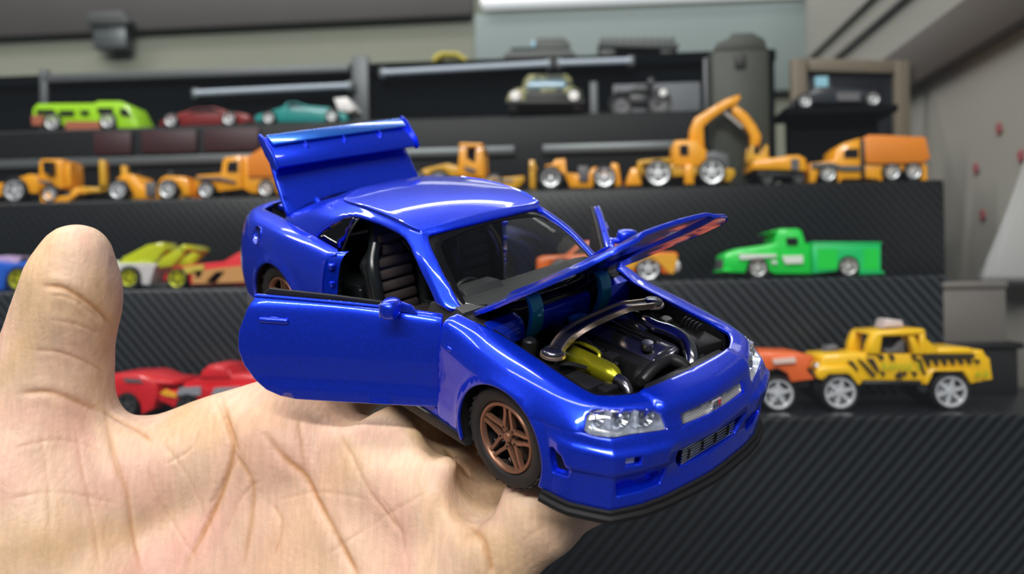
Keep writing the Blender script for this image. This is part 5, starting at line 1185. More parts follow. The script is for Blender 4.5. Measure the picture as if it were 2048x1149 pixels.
# --- green pickup
GRN = mat('truck_green', (.004, .60, .055), .4, 0, .3); GRN2 = mat('bed_green', (.004, .54, .14), .45)
T = Toy('toy_pickup', 'bright green vintage toy pickup with a boxy bed', 'toy truck', 1, .028, (1605, 556), None, (1430, 440, 5.689))
T.prism('cab', [(105, 600), (110, 430), (130, 385), (260, 325), (600, 280), (690, 262), (700, 180), (722, 110), (762, 95), (960, 95), (1002, 122), (1042, 260), (1104, 300), (1110, 622), (690, 622)] + arch(490, 585, 125, 0, 180, 8, 118) + [(350, 610)], GRN, .04, .96, .0014)
T.prism('bed', [(1110, 262), (1890, 266), (1890, 578), (1932, 588), (1932, 620), (1645, 626)] + arch(1522, 585, 125, 0, 180, 8, 128) + [(1110, 616)], GRN2, 0, 1, .0008)
T.prism('bed_lip', [(1105, 250), (1895, 254), (1895, 275), (1105, 272)], GRN2, -.02, 1.02, .0005); T.decal('bed_door', [(1170, 330), (1390, 330), (1390, 560), (1170, 560)], GRN); T.decal('bed_door', [(1690, 330), (1860, 330), (1860, 570), (1690, 570)], GRN)
T.decal('side_window', [(812, 203), (942, 203), (944, 277), (822, 277)], WIN); WP = mat('white_print', (.62, .72, .66), .5)
T.decal('door_print', [(760, 410), (1000, 402), (1000, 492), (800, 500)], WP); T.decal('hood_print', [(268, 385), (700, 390), (700, 420), (560, 432), (290, 452)], WP); T.decal('door_print', [(640, 460), (705, 465), (700, 505), (650, 498)], WP)
T.prism('windscreen', [(690, 262), (700, 185), (722, 125), (736, 125), (722, 262)], mat('pale_glass', (.5, .56, .62), .15), .12, .88); T.prism('sun_visor', [(615, 140), (700, 108), (725, 112), (700, 135)], GRN, .08, .92, .0004)
T.prism('grille', [(98, 590), (104, 440), (125, 440), (125, 590)], GREY, .15, .85); T.prism('front_bumper', [(85, 590), (90, 560), (200, 570), (200, 600)], GRN, .0, 1.0); T.prism('chassis', [(330, 610), (1660, 610), (1640, 650), (360, 650)], TBLK, .15, .85)
RW = mat('rim_white', (.62, .64, .62), .35, .3); T.wheel(490, 585, 21, .70, RW); T.wheel(1522, 583, 21, .72, RW)
# --- orange hot rod behind the hood
T = Toy('toy_hot_rod', 'orange and gold toy hot rod behind the raised blue hood', 'toy car', 1, .028, (1215, 558)); HR = mat('hot_rod_orange', (.80, .15, .012), .35, 0, .4); HG = mat('hot_rod_gold', (.72, .36, .02), .35, 0, .4)
T.prism('body', [(1073, 548), (1073, 512), (1085, 507), (1150, 504), (1275, 498), (1350, 499), (1357, 502), (1356, 512), (1350, 525), (1347, 543), (1341, 545)] + arch(1297, 542, 26, 0, 180, 8) + [(1262, 548)] + arch(1122, 542, 26, 0, 180, 8), HR, .02, .98, .0014)
T.prism('cabin', [(1130, 506), (1160, 478), (1215, 474), (1262, 500)], HR, .10, .90, .0012); T.prism('cabin_window', [(1142, 504), (1166, 483), (1210, 480), (1246, 501)], WIN, .07, .93, .0004)
T.decal('gold_flame', [(1240, 530), (1275, 505), (1350, 502), (1355, 510), (1347, 543), (1338, 541), (1322, 524), (1298, 513), (1278, 518), (1264, 535)], HG); T.prism('headlamp', [(1350, 522), (1358, 516), (1363, 528), (1357, 540), (1350, 538)], RIMC, .05, .25)
T.wheel(1297, 537, 24, .84, RIMC); T.wheel(1122, 537, 24, .84, RIMC)
# --- row two, left
LIM = mat('lime_rim', (.55, .58, .02), .3, .3); BL2 = mat('toy_blue', (.012, .10, .55), .35, 0, .4)
T = Toy('toy_roadster', 'blue toy roadster with a lilac cockpit and lime wheels left of the thumb', 'toy car', 1, .028, (20, 590))
T.prism('body', [(-95, 585), (-95, 555), (-60, 535), (-10, 528), (22, 532), (55, 527), (72, 535), (80, 560), (78, 584), (64, 586)] + arch(36, 572, 28, 0, 180, 8) + [(5, 588)], BL2, .02, .98, .0016)
T.prism('cockpit', [(-60, 536), (-35, 519), (5, 516), (22, 532)], mat('lilac', (.42, .30, .52), .4), .15, .85, .001); T.prism('windscreen', [(20, 531), (30, 519), (52, 527)], SMOKE, .2, .8, .0004); T.wheel(36, 566, 26, .72, LIM); T.wheel(-62, 566, 26, .72, LIM)
T = Toy('toy_winged_racer', 'white toy racer with clear lime canopy and tail wing beside the thumb', 'toy car', 1, .028, (255, 582), None, (200, 470, 3.025))
LG = mat('clear_lime_plastic', (.55, .62, .02), .2, 0, .5, alpha=.8)
T.prism('body', [(-260, 335), (-250, 260), (-120, 190), (60, 160), (90, 178), (345, 180), (322, 205), (292, 310), (242, 305)] + arch(172, 300, 75, 0, 180, 8, 90) + [(95, 340)], mat('toy_white', (.60, .60, .60), .4, 0, .3), .04, .96, .0014)
T.prism('canopy', [(82, 182), (98, 140), (250, 62), (340, 46), (362, 88), (292, 172)], LG, .2, .8, .001); T.prism('canopy_frame', [(82, 182), (90, 165), (290, 160), (300, 178)], LG, .1, .9, .0006)
for f0, f1 in ((.05, .2), (.8, .95)): T.prism('tail_fin', [(330, 182), (372, 140), (500, 65), (526, 92), (430, 195), (350, 206)], LG, f0, f1, .0006)
T.prism('wing_blade', [(470, 82), (505, 62), (528, 90), (500, 108)], LG, 0, 1, .0006); T.prism('chassis', [(60, 318), (330, 300), (400, 290), (400, 340), (60, 345)], TBLK, .12, .88)
T.wheel(175, 285, 25, .66, LIM); T.wheel(-170, 285, 25, .66, LIM)
T = Toy('toy_dragster', 'red and tan toy dragster whose nose tucks behind the blue coupe', 'toy car', 1, .028, (430, 582), None, (200, 470, 3.025)); RD = mat('toy_red', (.62, .012, .02), .35, 0, .4)
T.prism('body', [(380, 300), (372, 268), (440, 205), (640, 186), (740, 176), (830, 120), (960, 112), (1060, 160), (1120, 230), (1120, 320), (540, 320)] + arch(465, 300, 70, 0, 180, 8), RD, .04, .96, .0012)
T.decal('tan_panel', [(560, 235), (720, 215), (885, 200), (885, 300), (560, 312)], mat('tan_print', (.52, .27, .085), .5)); T.decal('yellow_print', [(500, 210), (628, 195), (628, 225), (605, 275), (580, 275), (580, 245), (520, 250)], mat('ochre_print', (.55, .46, .06), .5))
T.decal('red_flash', [(640, 300), (700, 240), (760, 235), (700, 310)], RD); T.prism('side_pod', [(880, 235), (925, 235), (925, 300), (885, 300)], mat('teal_plastic', (.02, .38, .36), .4), -.04, .2, .0006); T.prism('chassis', [(400, 300), (1110, 315), (1100, 345), (420, 345)], TBLK, .12, .88)
T.wheel(465, 290, 22, .78, LIM); T.wheel(1000, 290, 22, .78, LIM)
# --- row one, left
T = Toy('toy_sports_car', 'red toy sports car with dark wheels right beside the thumb', 'toy car', 0, .030, (240, 832), None, (200, 470, 3.025)); DR = mat('dark_rim', (.12, .12, .125), .3, .6)
T.prism('body', [(-320, 1080), (-320, 960), (-240, 900), (-40, 880), (40, 842), (210, 836), (260, 850), (330, 880), (342, 915), (345, 960), (320, 1050), (240, 1088)] + arch(160, 1060, 82, 0, 180, 8, 100) + [(70, 1085)] + arch(-200, 1060, 82, 0, 180, 8, 100), RD, .02, .98, .002)
T.prism('rear_wing', [(270, 870), (300, 875), (430, 885), (435, 905), (290, 900)], RD, .05, .95, .0006); T.prism('cabin_glass', [(-60, 884), (10, 852), (60, 866), (40, 905)], SMOKE, -.01, 1.01, .0004); T.decal('engine_vent', [(135, 862), (235, 868), (260, 888), (160, 886)], GREY)
T.wheel(160, 1040, 25, .74, DR); T.wheel(-200, 1040, 25, .74, DR)
T = Toy('toy_rescue_car', 'red toy rescue car with silver windows and lamps on its roof', 'toy car', 0, .030, (420, 832))
T.prism('body', [(316, 800), (320, 786), (326, 779), (345, 782), (360, 776), (500, 772), (590, 774), (625, 785), (630, 815), (605, 818)] + arch(575, 815, 26, 0, 180, 8) + [(400, 812)] + arch(375, 815, 26, 0, 180, 8) + [(335, 808)], RD, .02, .98, .0014)
T.prism('roof', [(358, 768), (388, 757), (398, 744), (411, 731), (445, 733), (458, 752), (560, 754), (600, 772), (590, 778), (358, 778)], RD, .12, .88, .0012)
SLV = mat('silver_window', (.45, .47, .52), .25, .5)
for a_, b_ in ((352, 402), (422, 480), (488, 540)): T.decal('side_window', [(a_, 790), (a_+8, 775), (b_, 773), (b_, 790)], SLV)
T.decal('yellow_flash', [(320, 786), (330, 779), (356, 788), (352, 795), (330, 791)], mat('flash_yellow', (.8, .38, .02), .5))
for u in (408, 430):
    cx, cz = T.W(u, 750); bm = bmesh.new(); bmesh.ops.create_uvsphere(bm, u_segments=12, v_segments=8, radius=.0017); bmesh.ops.translate(bm, vec=(cx, T.yy(.13), cz), verts=bm.verts); obj_bm('roof_lamp', bm, mat('pink_lamp', (.75, .25, .27), .25), T.root)
T.prism('lamp_housing', [(392, 757), (400, 742), (412, 732), (444, 734), (456, 756)], RD, .06, .94, .001); T.wheel(375, 812, 24, .7, DR); T.wheel(575, 812, 24, .7, DR)
# --- row three: construction toys
T = Toy('toy_wheel_loader', 'yellow toy loader with a cab and a raised fork beside the small yellow tractor', 'toy truck', 2, .028, (70, 408))
T.prism('engine_hood', [(-60, 395), (-45, 372), (0, 368), (20, 362), (55, 350), (72, 352), (72, 388), (55, 388)] + arch(28, 398, 30, 20, 170, 7) + [(-30, 398)], YEL2, .08, .92, .0012)
T.prism('cab', [(70, 380), (70, 324), (76, 319), (115, 319), (119, 327), (121, 378)], YEL2, .12, .88, .001); T.decal('cab_window', [(85, 326), (104, 326), (105, 352), (88, 350)], WIN)
T.prism('cab_window', [(85, 326), (104, 326), (105, 352), (88, 350)], WIN, .10, .90, 0); T.prism('ladder', [(124, 330), (133, 328), (135, 374), (125, 376)], YEL2, .1, .35, .0004); T.decal('side_label', [(78, 362), (102, 366), (102, 372), (80, 368)], GREY)
T.prism('step_frame', [(80, 408), (81, 390), (100, 388), (101, 398), (138, 394), (150, 378), (160, 388), (136, 407)], YEL2, 0, .3, .0006); T.prism('lift_arm', [(120, 384), (146, 374), (205, 376), (206, 384), (150, 388)], YEL3, .2, .8, .0006)
for f0, f1 in ((0, .15), (.85, 1)): T.prism('fork_post', [(197, 322), (209, 323), (212, 382), (199, 384)], YEL3, f0, f1, .0005)
T.prism('fork_bar', [(198, 372), (211, 372), (212, 384), (199, 384)], YEL3, 0, 1, .0004); T.prism('chassis', [(-40, 392), (150, 385), (150, 400), (-40, 404)], TBLK, .2, .8); T.wheel(28, 393, 27, .74); T.wheel(100, 393, 18, .7)
def tractor(name, label, row, contact, pts, grey, whs, ch, lamp=None):
    T = Toy(name, label, 'toy tractor', row, .028, contact); T.prism('body', pts, YEL2, .1, .9, .0012); T.prism('engine_block', grey, GREY, .02, .98, .0006); T.prism('chassis', ch, YEL3, .2, .8, .0006)
    for w_ in whs: T.wheel(*w_)
    return T
T = tractor('toy_tractor', 'small yellow toy tractor with an open seat behind the yellow loader', 2, (285, 400), [(222, 360), (230, 353), (244, 345), (262, 348), (275, 368), (290, 372), (309, 372), (314, 357), (325, 350), (366, 352), (374, 370), (374, 392), (362, 390), (355, 376), (335, 370), (320, 380), (313, 398), (266, 398), (258, 382), (245, 369), (224, 366)], [(288, 366), (308, 364), (309, 392), (290, 392)], [(236, 392, 22, .72), (335, 389, 21, .74)], [(240, 385), (360, 382), (358, 396), (240, 398)])
T.tube('exhaust', [(255, 350), (255, 336)], .0009, TBLK, .5); T.prism('seat', [(318, 352), (322, 338), (330, 338), (334, 352)], TBLK, .3, .7, .0006)
def dump_truck(name, label, contact, cab, win, bed, frame, whs, stripe, cut=None, lip=None):
    T = Toy(name, label, 'toy truck', 2, .028, contact, None, cut); T.prism('cab', cab, YEL2, .06, .94, .0012)
    for q in win: T.prism('cab_window', q, WIN, .03, .97, 0)
    T.prism('dump_bed', bed, ORG, .0, 1.0, .0012); T.prism('frame', frame, YEL2, .08, .92, .0008)
    if stripe: T.decal('black_stripe', stripe, GREY)
    for w_ in whs: T.wheel(*w_)
    return T
dump_truck('toy_dump_truck', 'yellow toy dump truck with tipped bed behind the open blue trunk lid', (470, 393), [(389, 386), (389, 356), (391, 348), (440, 344), (443, 320), (447, 312), (479, 308), (481, 374), (446, 378)] + arch(412, 384, 22, 10, 170, 7), [[(452, 341), (454, 322), (474, 319), (474, 341)]], [(494, 352), (492, 312), (530, 288), (590, 268), (640, 285), (640, 352)], [(482, 308), (492, 308), (496, 350), (640, 352), (640, 384), (500, 384), (482, 374)], [(412, 382, 18, .72), (532, 381, 18, .72), (590, 381, 18, .72)], [(392, 352), (440, 352), (470, 360), (470, 364), (438, 358), (392, 356)])
T = Toy('toy_grader', 'yellow toy grader with a tall cab and front blade behind the blue roof', 'toy truck', 2, .028, (900, 380), None, (820, 270, 4.6545))
T.prism('engine_hood', [(-60, 470), (-40, 380), (50, 335), (130, 282), (340, 235), (445, 262), (455, 360), (380, 375)] + arch(265, 400, 100, 20, 160, 7) + [(60, 420)], YEL3, .1, .9, .0012)
for f0, f1 in ((.05, .2), (.8, .95)): T.prism('cab_post', [(440, 352), (458, 62), (530, 62), (520, 190), (600, 240), (612, 62), (678, 66), (695, 368), (560, 372)], YEL2, f0, f1, .0005)
T.prism('cab_roof', [(455, 58), (470, 50), (660, 55), (682, 68), (680, 90), (456, 90)], YEL2, .02, .98, .0005); T.prism('cab_glass', [(525, 92), (615, 92), (605, 235), (525, 195)], WIN, .2, .8, 0); T.decal('side_label', [(500, 268), (610, 300), (605, 330), (520, 310)], GREY)
T.prism('blade_arm', [(560, 385), (700, 365), (720, 400), (600, 430)], YEL3, .3, .7, .0005); T.prism('blade', [(650, 410), (700, 375), (900, 375), (1062, 358), (1062, 405), (1005, 470), (930, 502), (690, 440)], YEL3, .0, .45, .0008); T.decal('blade_recess', [(750, 390), (960, 392), (950, 420), (760, 420)], GREY)
T.wheel(265, 400, 23, .72); T.wheel(60, 400, 23, .72); T.wheel(780, 420, 19, .7)
T = Toy('toy_forklift', 'yellow toy forklift tractor with a mast, between the grader and the excavator', 'toy truck', 2, .028, (1150, 379), None, (820, 270, 4.6545))
T.prism('body', [(1255, 300), (1262, 275), (1320, 268), (1350, 225), (1445, 215), (1458, 350), (1560, 360), (1660, 352), (1702, 300), (1872, 290), (1882, 255), (1942, 265), (1972, 470), (1912, 482)] + arch(1810, 470, 100, 20, 165, 7) + [(1700, 492), (1490, 492), (1440, 375), (1330, 332)], YEL2, .08, .92, .0012)
T.prism('engine_block', [(1565, 290), (1665, 290), (1660, 440), (1575, 440)], GREY, .02, .98, .0006)
for f0, f1 in ((.05, .2), (.8, .95)): T.prism('mast', [(1110, 235), (1160, 235), (1166, 500), (1112, 500)], YEL3, f0, f1, .0005)
T.prism('mast_bar', [(1110, 300), (1160, 300), (1160, 330), (1110, 330)], YEL3, .05, .95, .0004); T.prism('lift_link', [(1160, 420), (1300, 400), (1300, 440), (1165, 470)], TBLK, .3, .7); T.prism('front_mudguard', [(1180, 420), (1220, 350), (1310, 320), (1400, 350), (1450, 430), (1420, 440), (1310, 370), (1210, 430)], TBLK, 0, 1, .0005)
T.wheel(1310, 455, 24, .70); T.wheel(1812, 445, 23, .76)
T = Toy('toy_excavator', 'yellow wheeled toy excavator with its long bent arm raised', 'toy excavator', 2, .030, (1370, 375), None, (1240, 170, 3.2))
T.prism('chassis', [(130, 560), (160, 530), (330, 500), (560, 515), (640, 520), (745, 540), (750, 575), (720, 622), (664, 622), (640, 580), (330, 590), (150, 590)], YEL3, .15, .85, .001)
T.prism('cab', [(345, 525), (348, 372), (362, 356), (498, 350), (525, 390), (562, 415), (562, 528)], YEL2, .1, .75, .0012); T.prism('cab_window', [(385, 392), (440, 386), (442, 455), (387, 452)], WIN, .07, .78, 0)
T.prism('counterweight', [(560, 430), (612, 420), (705, 445), (712, 540), (560, 540)], GREY, .15, .85, .001); T.prism('stabiliser', [(418, 520), (465, 520), (476, 645), (414, 645)], YEL2, -.02, .15, .0005)
T.prism('loader_bucket', [(36, 652), (72, 540), (112, 538), (142, 650)], YEL2, .0, 1.0, .0008); T.prism('loader_arm', [(112, 560), (116, 490), (150, 482), (330, 468), (335, 500), (150, 510), (140, 570)], YEL3, .1, .3, .0006)
T.prism('boom', [(465, 332), (470, 262), (502, 190), (600, 130), (700, 70), (790, 38), (802, 60), (770, 106), (722, 122), (622, 190), (556, 250), (562, 392), (500, 352)], YEL2, .38, .62, .0008)
T.prism('dipper', [(742, 128), (775, 108), (842, 160), (902, 240), (937, 310), (926, 372), (868, 376), (864, 300), (808, 220), (748, 160)], YEL2, .40, .60, .0008); T.tube('ram', [(690, 140), (720, 165), (820, 250)], .0009, RIMC, .5)
for f0, f1 in ((.25, .35), (.65, .75)): T.prism('digger_bucket', [(848, 470), (858, 378), (880, 372), (876, 440), (940, 440), (950, 378), (968, 380), (972, 470), (860, 500)], YEL3, f0, f1, .0005)
T.prism('digger_back', [(848, 470), (970, 465), (970, 485), (852, 500)], YEL3, .25, .75, .0005)
T.wheel(245, 605, 27, .80); T.wheel(590, 597, 27, .80)
T = Toy('toy_low_truck', 'low yellow toy truck bed under the tip of the excavator arm', 'toy truck', 2, .026, (1560, 371), None, (1240, 170, 3.2))
T.prism('body', [(848, 550), (850, 505), (880, 480), (1000, 472), (1090, 458), (1150, 456), (1192, 480), (1202, 562), (1100, 556), (990, 552)], YEL2, .0, 1.0, .0012); T.decal('grey_hatch', [(1093, 482), (1146, 482), (1146, 552), (1095, 552)], GREY)
T.prism('chassis', [(880, 550), (1190, 556), (1185, 600), (890, 595)], TBLK, .1, .9, .0006); T.wheel(940, 600, 12, .5, GREY); T.wheel(1140, 600, 12, .5, GREY)
T = dump_truck('toy_canvas_truck', 'orange toy truck with a big canvas-like bed before the tan frame reflection', (1745, 364), [(1220, 625), (1220, 500), (1380, 480), (1398, 402), (1440, 370), (1545, 338), (1552, 602), (1432, 604), (1420, 625)] + arch(1332, 625, 72, 0, 180, 8), [[(1436, 465), (1444, 412), (1530, 408), (1530, 466)]], [(1572, 505), (1556, 340), (1600, 320), (1700, 322), (1960, 335), (1992, 470), (1950, 502), (1700, 510)], [(1560, 510), (1972, 505), (1982, 622), (1942, 612)] + arch(1812, 640, 135, 15, 165, 8, 90) + [(1660, 602), (1565, 592)], [(1332, 612, 18, .70), (1742, 605, 18, .70), (1880, 598, 18, .70)], [(1230, 505), (1350, 500), (1420, 520), (1540, 520), (1540, 548), (1430, 548), (1360, 528), (1230, 530)], (1240, 170, 3.2))
T.prism('exhaust_stack', [(1545, 350), (1566, 350), (1572, 590), (1550, 590)], TBLK, .0, .2, .0005)
# --- row four
LIME = mat('bus_lime', (.32, .66, .008), .4, 0, .2); BRN = mat('bus_brown', (.34, .10, .05), .5)
T = Toy('toy_bus', 'lime green toy bus with brown lower panels on the top step', 'toy bus', 3, .026, (165, 262), None, (40, 180, 3.0118))
T.prism('body', [(70, 212), (72, 120), (100, 88), (440, 85), (468, 72), (600, 72), (640, 90), (700, 200), (716, 240), (620, 240)] + arch(532, 235, 55, 0, 180, 7) + [(470, 215), (270, 215)] + arch(195, 240, 62, 20, 160, 7) + [(140, 212)], LIME, .04, .96, .0014)
for q in ([(465, 115), (556, 115), (556, 146), (468, 146)], [(600, 118), (638, 120), (668, 162), (606, 158)], [(235, 130), (322, 130), (322, 160), (240, 160)], [(362, 130), (412, 130), (410, 156), (366, 156)], [(98, 124), (204, 124), (202, 150), (100, 150)]): T.decal('bus_window', q, WIN)
T.decal('lower_panel', [(275, 196), (482, 196), (482, 246), (275, 246)], BRN); T.decal('rear_panel', [(70, 160), (142, 160), (138, 216), (74, 220)], BRN); T.prism('chassis', [(110, 215), (600, 215), (590, 250), (120, 250)], TBLK, .1, .9); T.wheel(195, 230, 19, .75); T.wheel(530, 222, 18, .72)
T = Toy('toy_coupe', 'dark red low toy car parked behind the lime bus on the top step', 'toy car', 3, .026, (405, 258), None, (40, 180, 3.0118)); DRD = mat('toy_dark_red', (.20, .012, .012), .4, 0, .2)
T.prism('body', [(828, 235), (842, 195), (930, 160), (1050, 122), (1160, 115), (1250, 140), (1370, 160), (1384, 205), (1320, 225)] + arch(1260, 225, 48, 0, 180, 7) + [(1000, 232)] + arch(910, 235, 50, 0, 180, 7), DRD, .04, .96, .0014); T.prism('cabin_window', [(1010, 150), (1060, 130), (1155, 124), (1215, 145)], WIN, .01, .99, 0)
T.wheel(910, 215, 15, .75); T.wheel(1260, 205, 15, .75)
T = Toy('toy_wedge_car', 'teal toy car with a white tail wing next to the grey post', 'toy car', 3, .026, (600, 253), None, (40, 180, 3.0118)); TEA = mat('toy_teal', (.008, .25, .24), .4, 0, .2)
T.prism('body', [(1400, 205), (1415, 168), (1470, 150), (1570, 120), (1602, 90), (1650, 85), (1722, 110), (1850, 120), (1962, 160), (1972, 200), (1940, 215)] + arch(1880, 215, 45, 0, 180, 7) + [(1600, 215)] + arch(1500, 215, 45, 0, 180, 7), TEA, .04, .96, .0014)
T.prism('cabin_window', [(1602, 118), (1620, 98), (1650, 94), (1710, 116)], WIN, .01, .99, 0); T.prism('tail_wing', [(1885, 66), (1965, 58), (2012, 132), (1985, 152), (1912, 140)], WHITE, .05, .95, .001); T.wheel(1500, 205, 14, .7); T.wheel(1880, 205, 14, .7)
# camouflage jeep seen from the front
CAMO = mat('camouflage', (.10, .11, .05), .55); nt = CAMO.node_tree
n_ = nt.nodes.new('ShaderNodeTexNoise'); n_.inputs['Scale'].default_value = 160; tc_ = nt.nodes.new('ShaderNodeTexCoord'); nt.links.new(tc_.outputs['Object'], n_.inputs['Vector']); rp_ = nt.nodes.new('ShaderNodeValToRGB'); rp_.color_ramp.interpolation = 'CONSTANT'
e_ = rp_.color_ramp.elements; e_[0].color = (.02, .025, .015, 1); e_[1].position = .5; e_[1].color = (.16, .17, .06, 1); k_ = e_.new(.58); k_.color = (.30, .28, .14, 1); nt.links.new(n_.outputs['Fac'], rp_.inputs[0]); nt.links.new(rp_.outputs[0], nt.nodes['Principled BSDF'].inputs['Base Color'])
T = Toy('toy_army_jeep', 'camouflage toy jeep facing forward on the top step', 'toy car', 3, .040, (1090, 249))
T.prism('hood', [(1012, 226), (1018, 206), (1030, 198), (1150, 196), (1164, 204), (1170, 226)], CAMO, .0, .45, .0012); T.prism('grille', [(1050, 228), (1052, 206), (1128, 206), (1130, 228)], mat('army_dark', (.02, .022, .018), .5), -.03, .05, .0005)
T.prism('cabin', [(1034, 200), (1046, 164), (1056, 156), (1132, 155), (1142, 163), (1154, 198)], CAMO, .45, .95, .0012); T.prism('windscreen', [(1046, 193), (1056, 170), (1128, 169), (1138, 192)], mat('blue_glass', (.16, .30, .40), .1), .42, .5, .0004)
T.prism('front_bumper', [(1012, 232), (1012, 224), (1170, 224), (1170, 232)], TBLK, -.05, .1, .0006); T.prism('chassis', [(1030, 240), (1030, 228), (1152, 228), (1152, 240)], TBLK, .1, .9, .0006)
for u in (1031, 1148):
    cx, cz = T.W(u, 215); lathe_obj('headlamp', [(0, .0012), (.0028, .0008), (.0032, 0), (.0032, -.002)], WHITE, T.root, 16, Matrix.Translation((cx, T.yy(0)-.0003, cz)) @ Matrix.Rotation(math.radians(90), 4, 'X'))
for u in (1026, 1156):
    for f in (.12, .88):
        cx, _ = T.W(u, 240); w_ = empty('wheel', (cx, T.yy(f), .0052), T.root); w_.rotation_euler = (0, math.radians(90), 0)
        lathe_obj('tyre', [(.003, .003), (.0046, .003), (.0052, .002), (.0052, -.002), (.0046, -.003), (.003, -.003)], TBLK, w_, 20, None, True); lathe_obj('rim', [(0, .0022), (.003, .0018), (.0031, -.0018), (0, -.0022)], GREY, w_, 16)
# grey card and dark motorbike
cd = empty('grey_card', (X_(1312, .566), .566, ROWZ[3])); tag(cd, 'flat grey card propped behind the dark toy motorbike', 'card'); a, b = px_plane_y(1226, 170, .566), px_plane_y(1402, 282, .566)
box_obj('card_sheet', ((a.x+b.x)/2-cd.location.x, 0, (a.z-ROWZ[3])/2), (b.x-a.x, .0015, a.z-ROWZ[3]), mat('slate_card', (.13, .14, .155), .6, var=.25, vscale=60), cd, .0003); box_obj('card_foot', (0, .006, .002), (.03, .014, .004), GREY, cd, .0005)
T = Toy('toy_motorbike', 'dark toy motorbike in front of the grey card', 'toy motorbike', 3, .012, (1290, 257)); MBK = mat('bike_black', (.010, .011, .013), .35)
T.prism('fuel_tank', [(1262, 205), (1275, 195), (1300, 196), (1308, 207), (1290, 214), (1265, 213)], MBK, .2, .8, .0012); T.prism('engine', [(1262, 238), (1260, 214), (1296, 214), (1298, 238)], MBK, .15, .85, .001); T.prism('seat', [(1228, 214), (1234, 204), (1264, 207), (1264, 214)], MBK, .2, .8, .001)
T.prism('windshield', [(1292, 198), (1300, 180), (1310, 182), (1308, 205)], MBK, .15, .85, .0008); T.tube('front_fork', [(1304, 196), (1318, 230)], .0009, GREY, .25); T.tube('front_fork', [(1304, 196), (1318, 230)], .0009, GREY, .75); T.tube('handlebar', [(1300, 192), (1296, 188)], .0009, GREY, .1)
cx, cz = T.W(1334, 212); lathe_obj('headlamp', [(0, .001), (.0022, .0006), (.0024, -.001)], WHITE, T.root, 14, Matrix.Translation((cx-.002, T.yy(.5)-.004, cz)) @ Matrix.Rotation(math.radians(90), 4, 'X'))
for u, r in ((1318, 27), (1243, 25)):
    cx, _ = T.W(u, 230); rr = r/FPX*T.near; w_ = empty('wheel', (cx, 0, rr), T.root); w_.rotation_euler = (math.radians(90), 0, 0)
    lathe_obj('tyre', [(rr*.62, .002), (rr*.9, .0024), (rr, .0012), (rr, -.0012), (rr*.9, -.0024), (rr*.62, -.002)], TBLK, w_, 28, None, True); lathe_obj('rim', [(rr*.66, .0012), (rr*.55, .001), (rr*.2, .0006), (0, .0014), (0, -.0014), (rr*.2, -.0006), (rr*.66, -.0012)], GREY, w_, 20)
# small blue and chrome motorbike-like truck inside the reflected tan frame, on the far ledge
T = Toy('toy_chrome_truck', 'dark toy truck with chrome wheels and a pale blue cab window before the reflected tan frame', 'toy truck', 3, .020, (1655, 215)); T.root.location.y = .518
T.root.location.z = px_plane_y(1655, 216, .508).z
T.prism('body', [(1578, 205), (1584, 190), (1606, 182), (1612, 158), (1640, 156), (1648, 176), (1700, 180), (1738, 190), (1742, 206)], mat('truck_dark_blue', (.018, .022, .03), .3), .05, .95, .001); T.decal('cab_window', [(1609, 156), (1634, 155), (1634, 175), (1610, 176)], mat('pale_blue_window', (.25, .50, .62), .2)); T.decal('chrome_tank', [(1650, 186), (1695, 186), (1695, 202), (1652, 202)], GREY)
T.wheel(1590, 202, 15, .66, RIMC); T.wheel(1720, 202, 15, .66, RIMC)
sh = empty('small_ledge', (T.root.location.x, .518, T.root.location.z)); tag(sh, 'dark narrow ledge carrying the chrome-wheeled truck', 'ledge'); zl = T.root.location.z
box_obj('ledge_board', (0, 0, -.002), (.062, .030, .004), BACKM, sh, .0005); box_obj('ledge_support', (0, .006, -(zl-ROWZ[2])/2-.002), (.05, .012, zl-ROWZ[2]-.004), BACKM, sh, .0005)
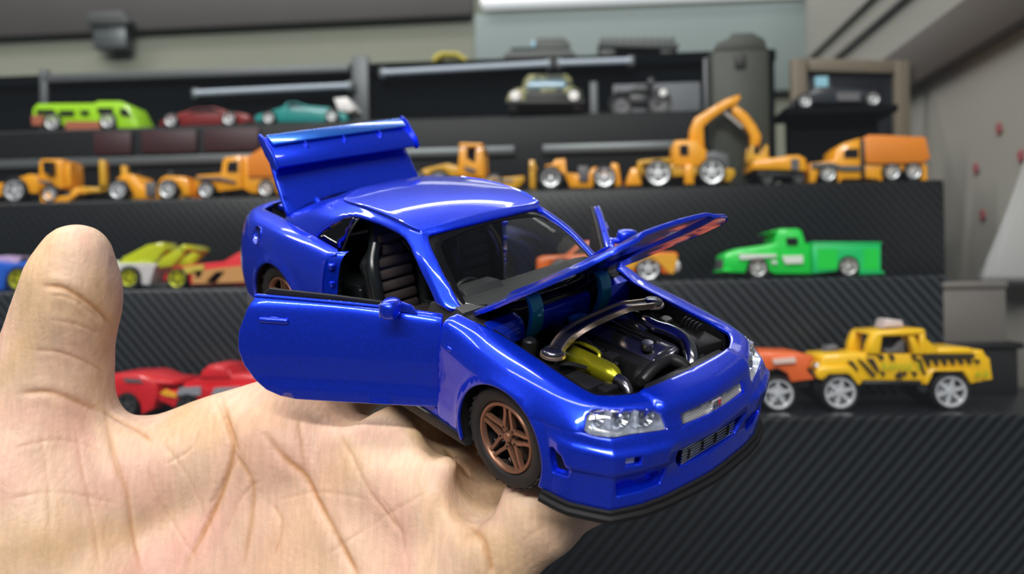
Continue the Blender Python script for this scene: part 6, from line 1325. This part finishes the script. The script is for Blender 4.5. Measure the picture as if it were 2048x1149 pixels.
# --- on top of the cabinet
ARM = mat('army_grey_green', (.055, .065, .06), .5); zt = ztop
def top_toy(name, label, cat, u, y=.628):
    p = px_plane_y(u, 118, y); o = empty(name, (p.x, y, zt)); tag(o, label, cat); return o, (lambda a, b: ((px_plane_y(a, b, y-.012)-Vector((p.x, 0, zt))).x, max(0.0, (px_plane_y(a, b, y-.012)).z-zt)))
o, f = top_toy('toy_tank', 'grey-green toy tank on top of the cabinet', 'toy tank', 1080)
prism_obj('hull', [f(*q) for q in [(1005, 122), (1010, 106), (1030, 100), (1140, 98), (1152, 108), (1150, 122)]], -.012, .012, ARM, o, .001); prism_obj('turret', [f(*q) for q in [(1064, 101), (1066, 80), (1076, 73), (1128, 72), (1140, 84), (1142, 99)]], -.009, .009, ARM, o, .001); tube_obj('gun', [(f(1066, 88)[0], 0, f(1066, 88)[1]), (f(1020, 92)[0], -.004, f(1020, 92)[1])], .0012, ARM, o, 8)
for s_ in (-1, 1): prism_obj('track', [f(*q) for q in [(1004, 123), (1012, 112), (1145, 112), (1153, 123)]], s_*.010, s_*.014, TBLK, o, .0006)
prism_obj('turret_glass', [f(*q) for q in [(1062, 92), (1064, 80), (1070, 78), (1070, 92)]], -.0095, -.004, mat('pale_blue_window'), o, .0003)
o, f = top_toy('toy_bridge_rail', 'grey-green toy bridge span with a slatted top on the cabinet', 'toy bridge', 1278)
prism_obj('deck', [f(*q) for q in [(1196, 90), (1200, 78), (1340, 80), (1358, 88), (1356, 98), (1198, 94)]], -.012, .012, ARM, o, .0008)
for a_, b_ in ((1198, 1232), (1320, 1350)): prism_obj('pier', [f(*q) for q in [(a_, 122), (a_+3, 92), (b_-2, 93), (b_, 122)]], -.010, .010, ARM, o, .0006)
for i in range(11):
    x_, z_ = f(1206+i*14, 78); box_obj('slat', (x_, 0, z_+.0006), (.0022, .024, .0016), ARM, o, .0003)
o, f = top_toy('toy_yellow_arch', 'small yellow toy arch lying on top of the cabinet', 'toy', 895); YL = mat('dull_yellow', (.45, .38, .04), .5)
prism_obj('arch', [f(*q) for q in [(858, 124), (866, 104), (880, 98), (912, 99), (930, 110), (934, 124), (926, 124), (920, 112), (908, 106), (882, 106), (872, 112), (866, 124)]], -.006, .006, YL, o, .0005); prism_obj('base', [f(*q) for q in [(850, 125), (850, 120), (940, 120), (940, 125)]], -.007, .007, YL, o, .0003)
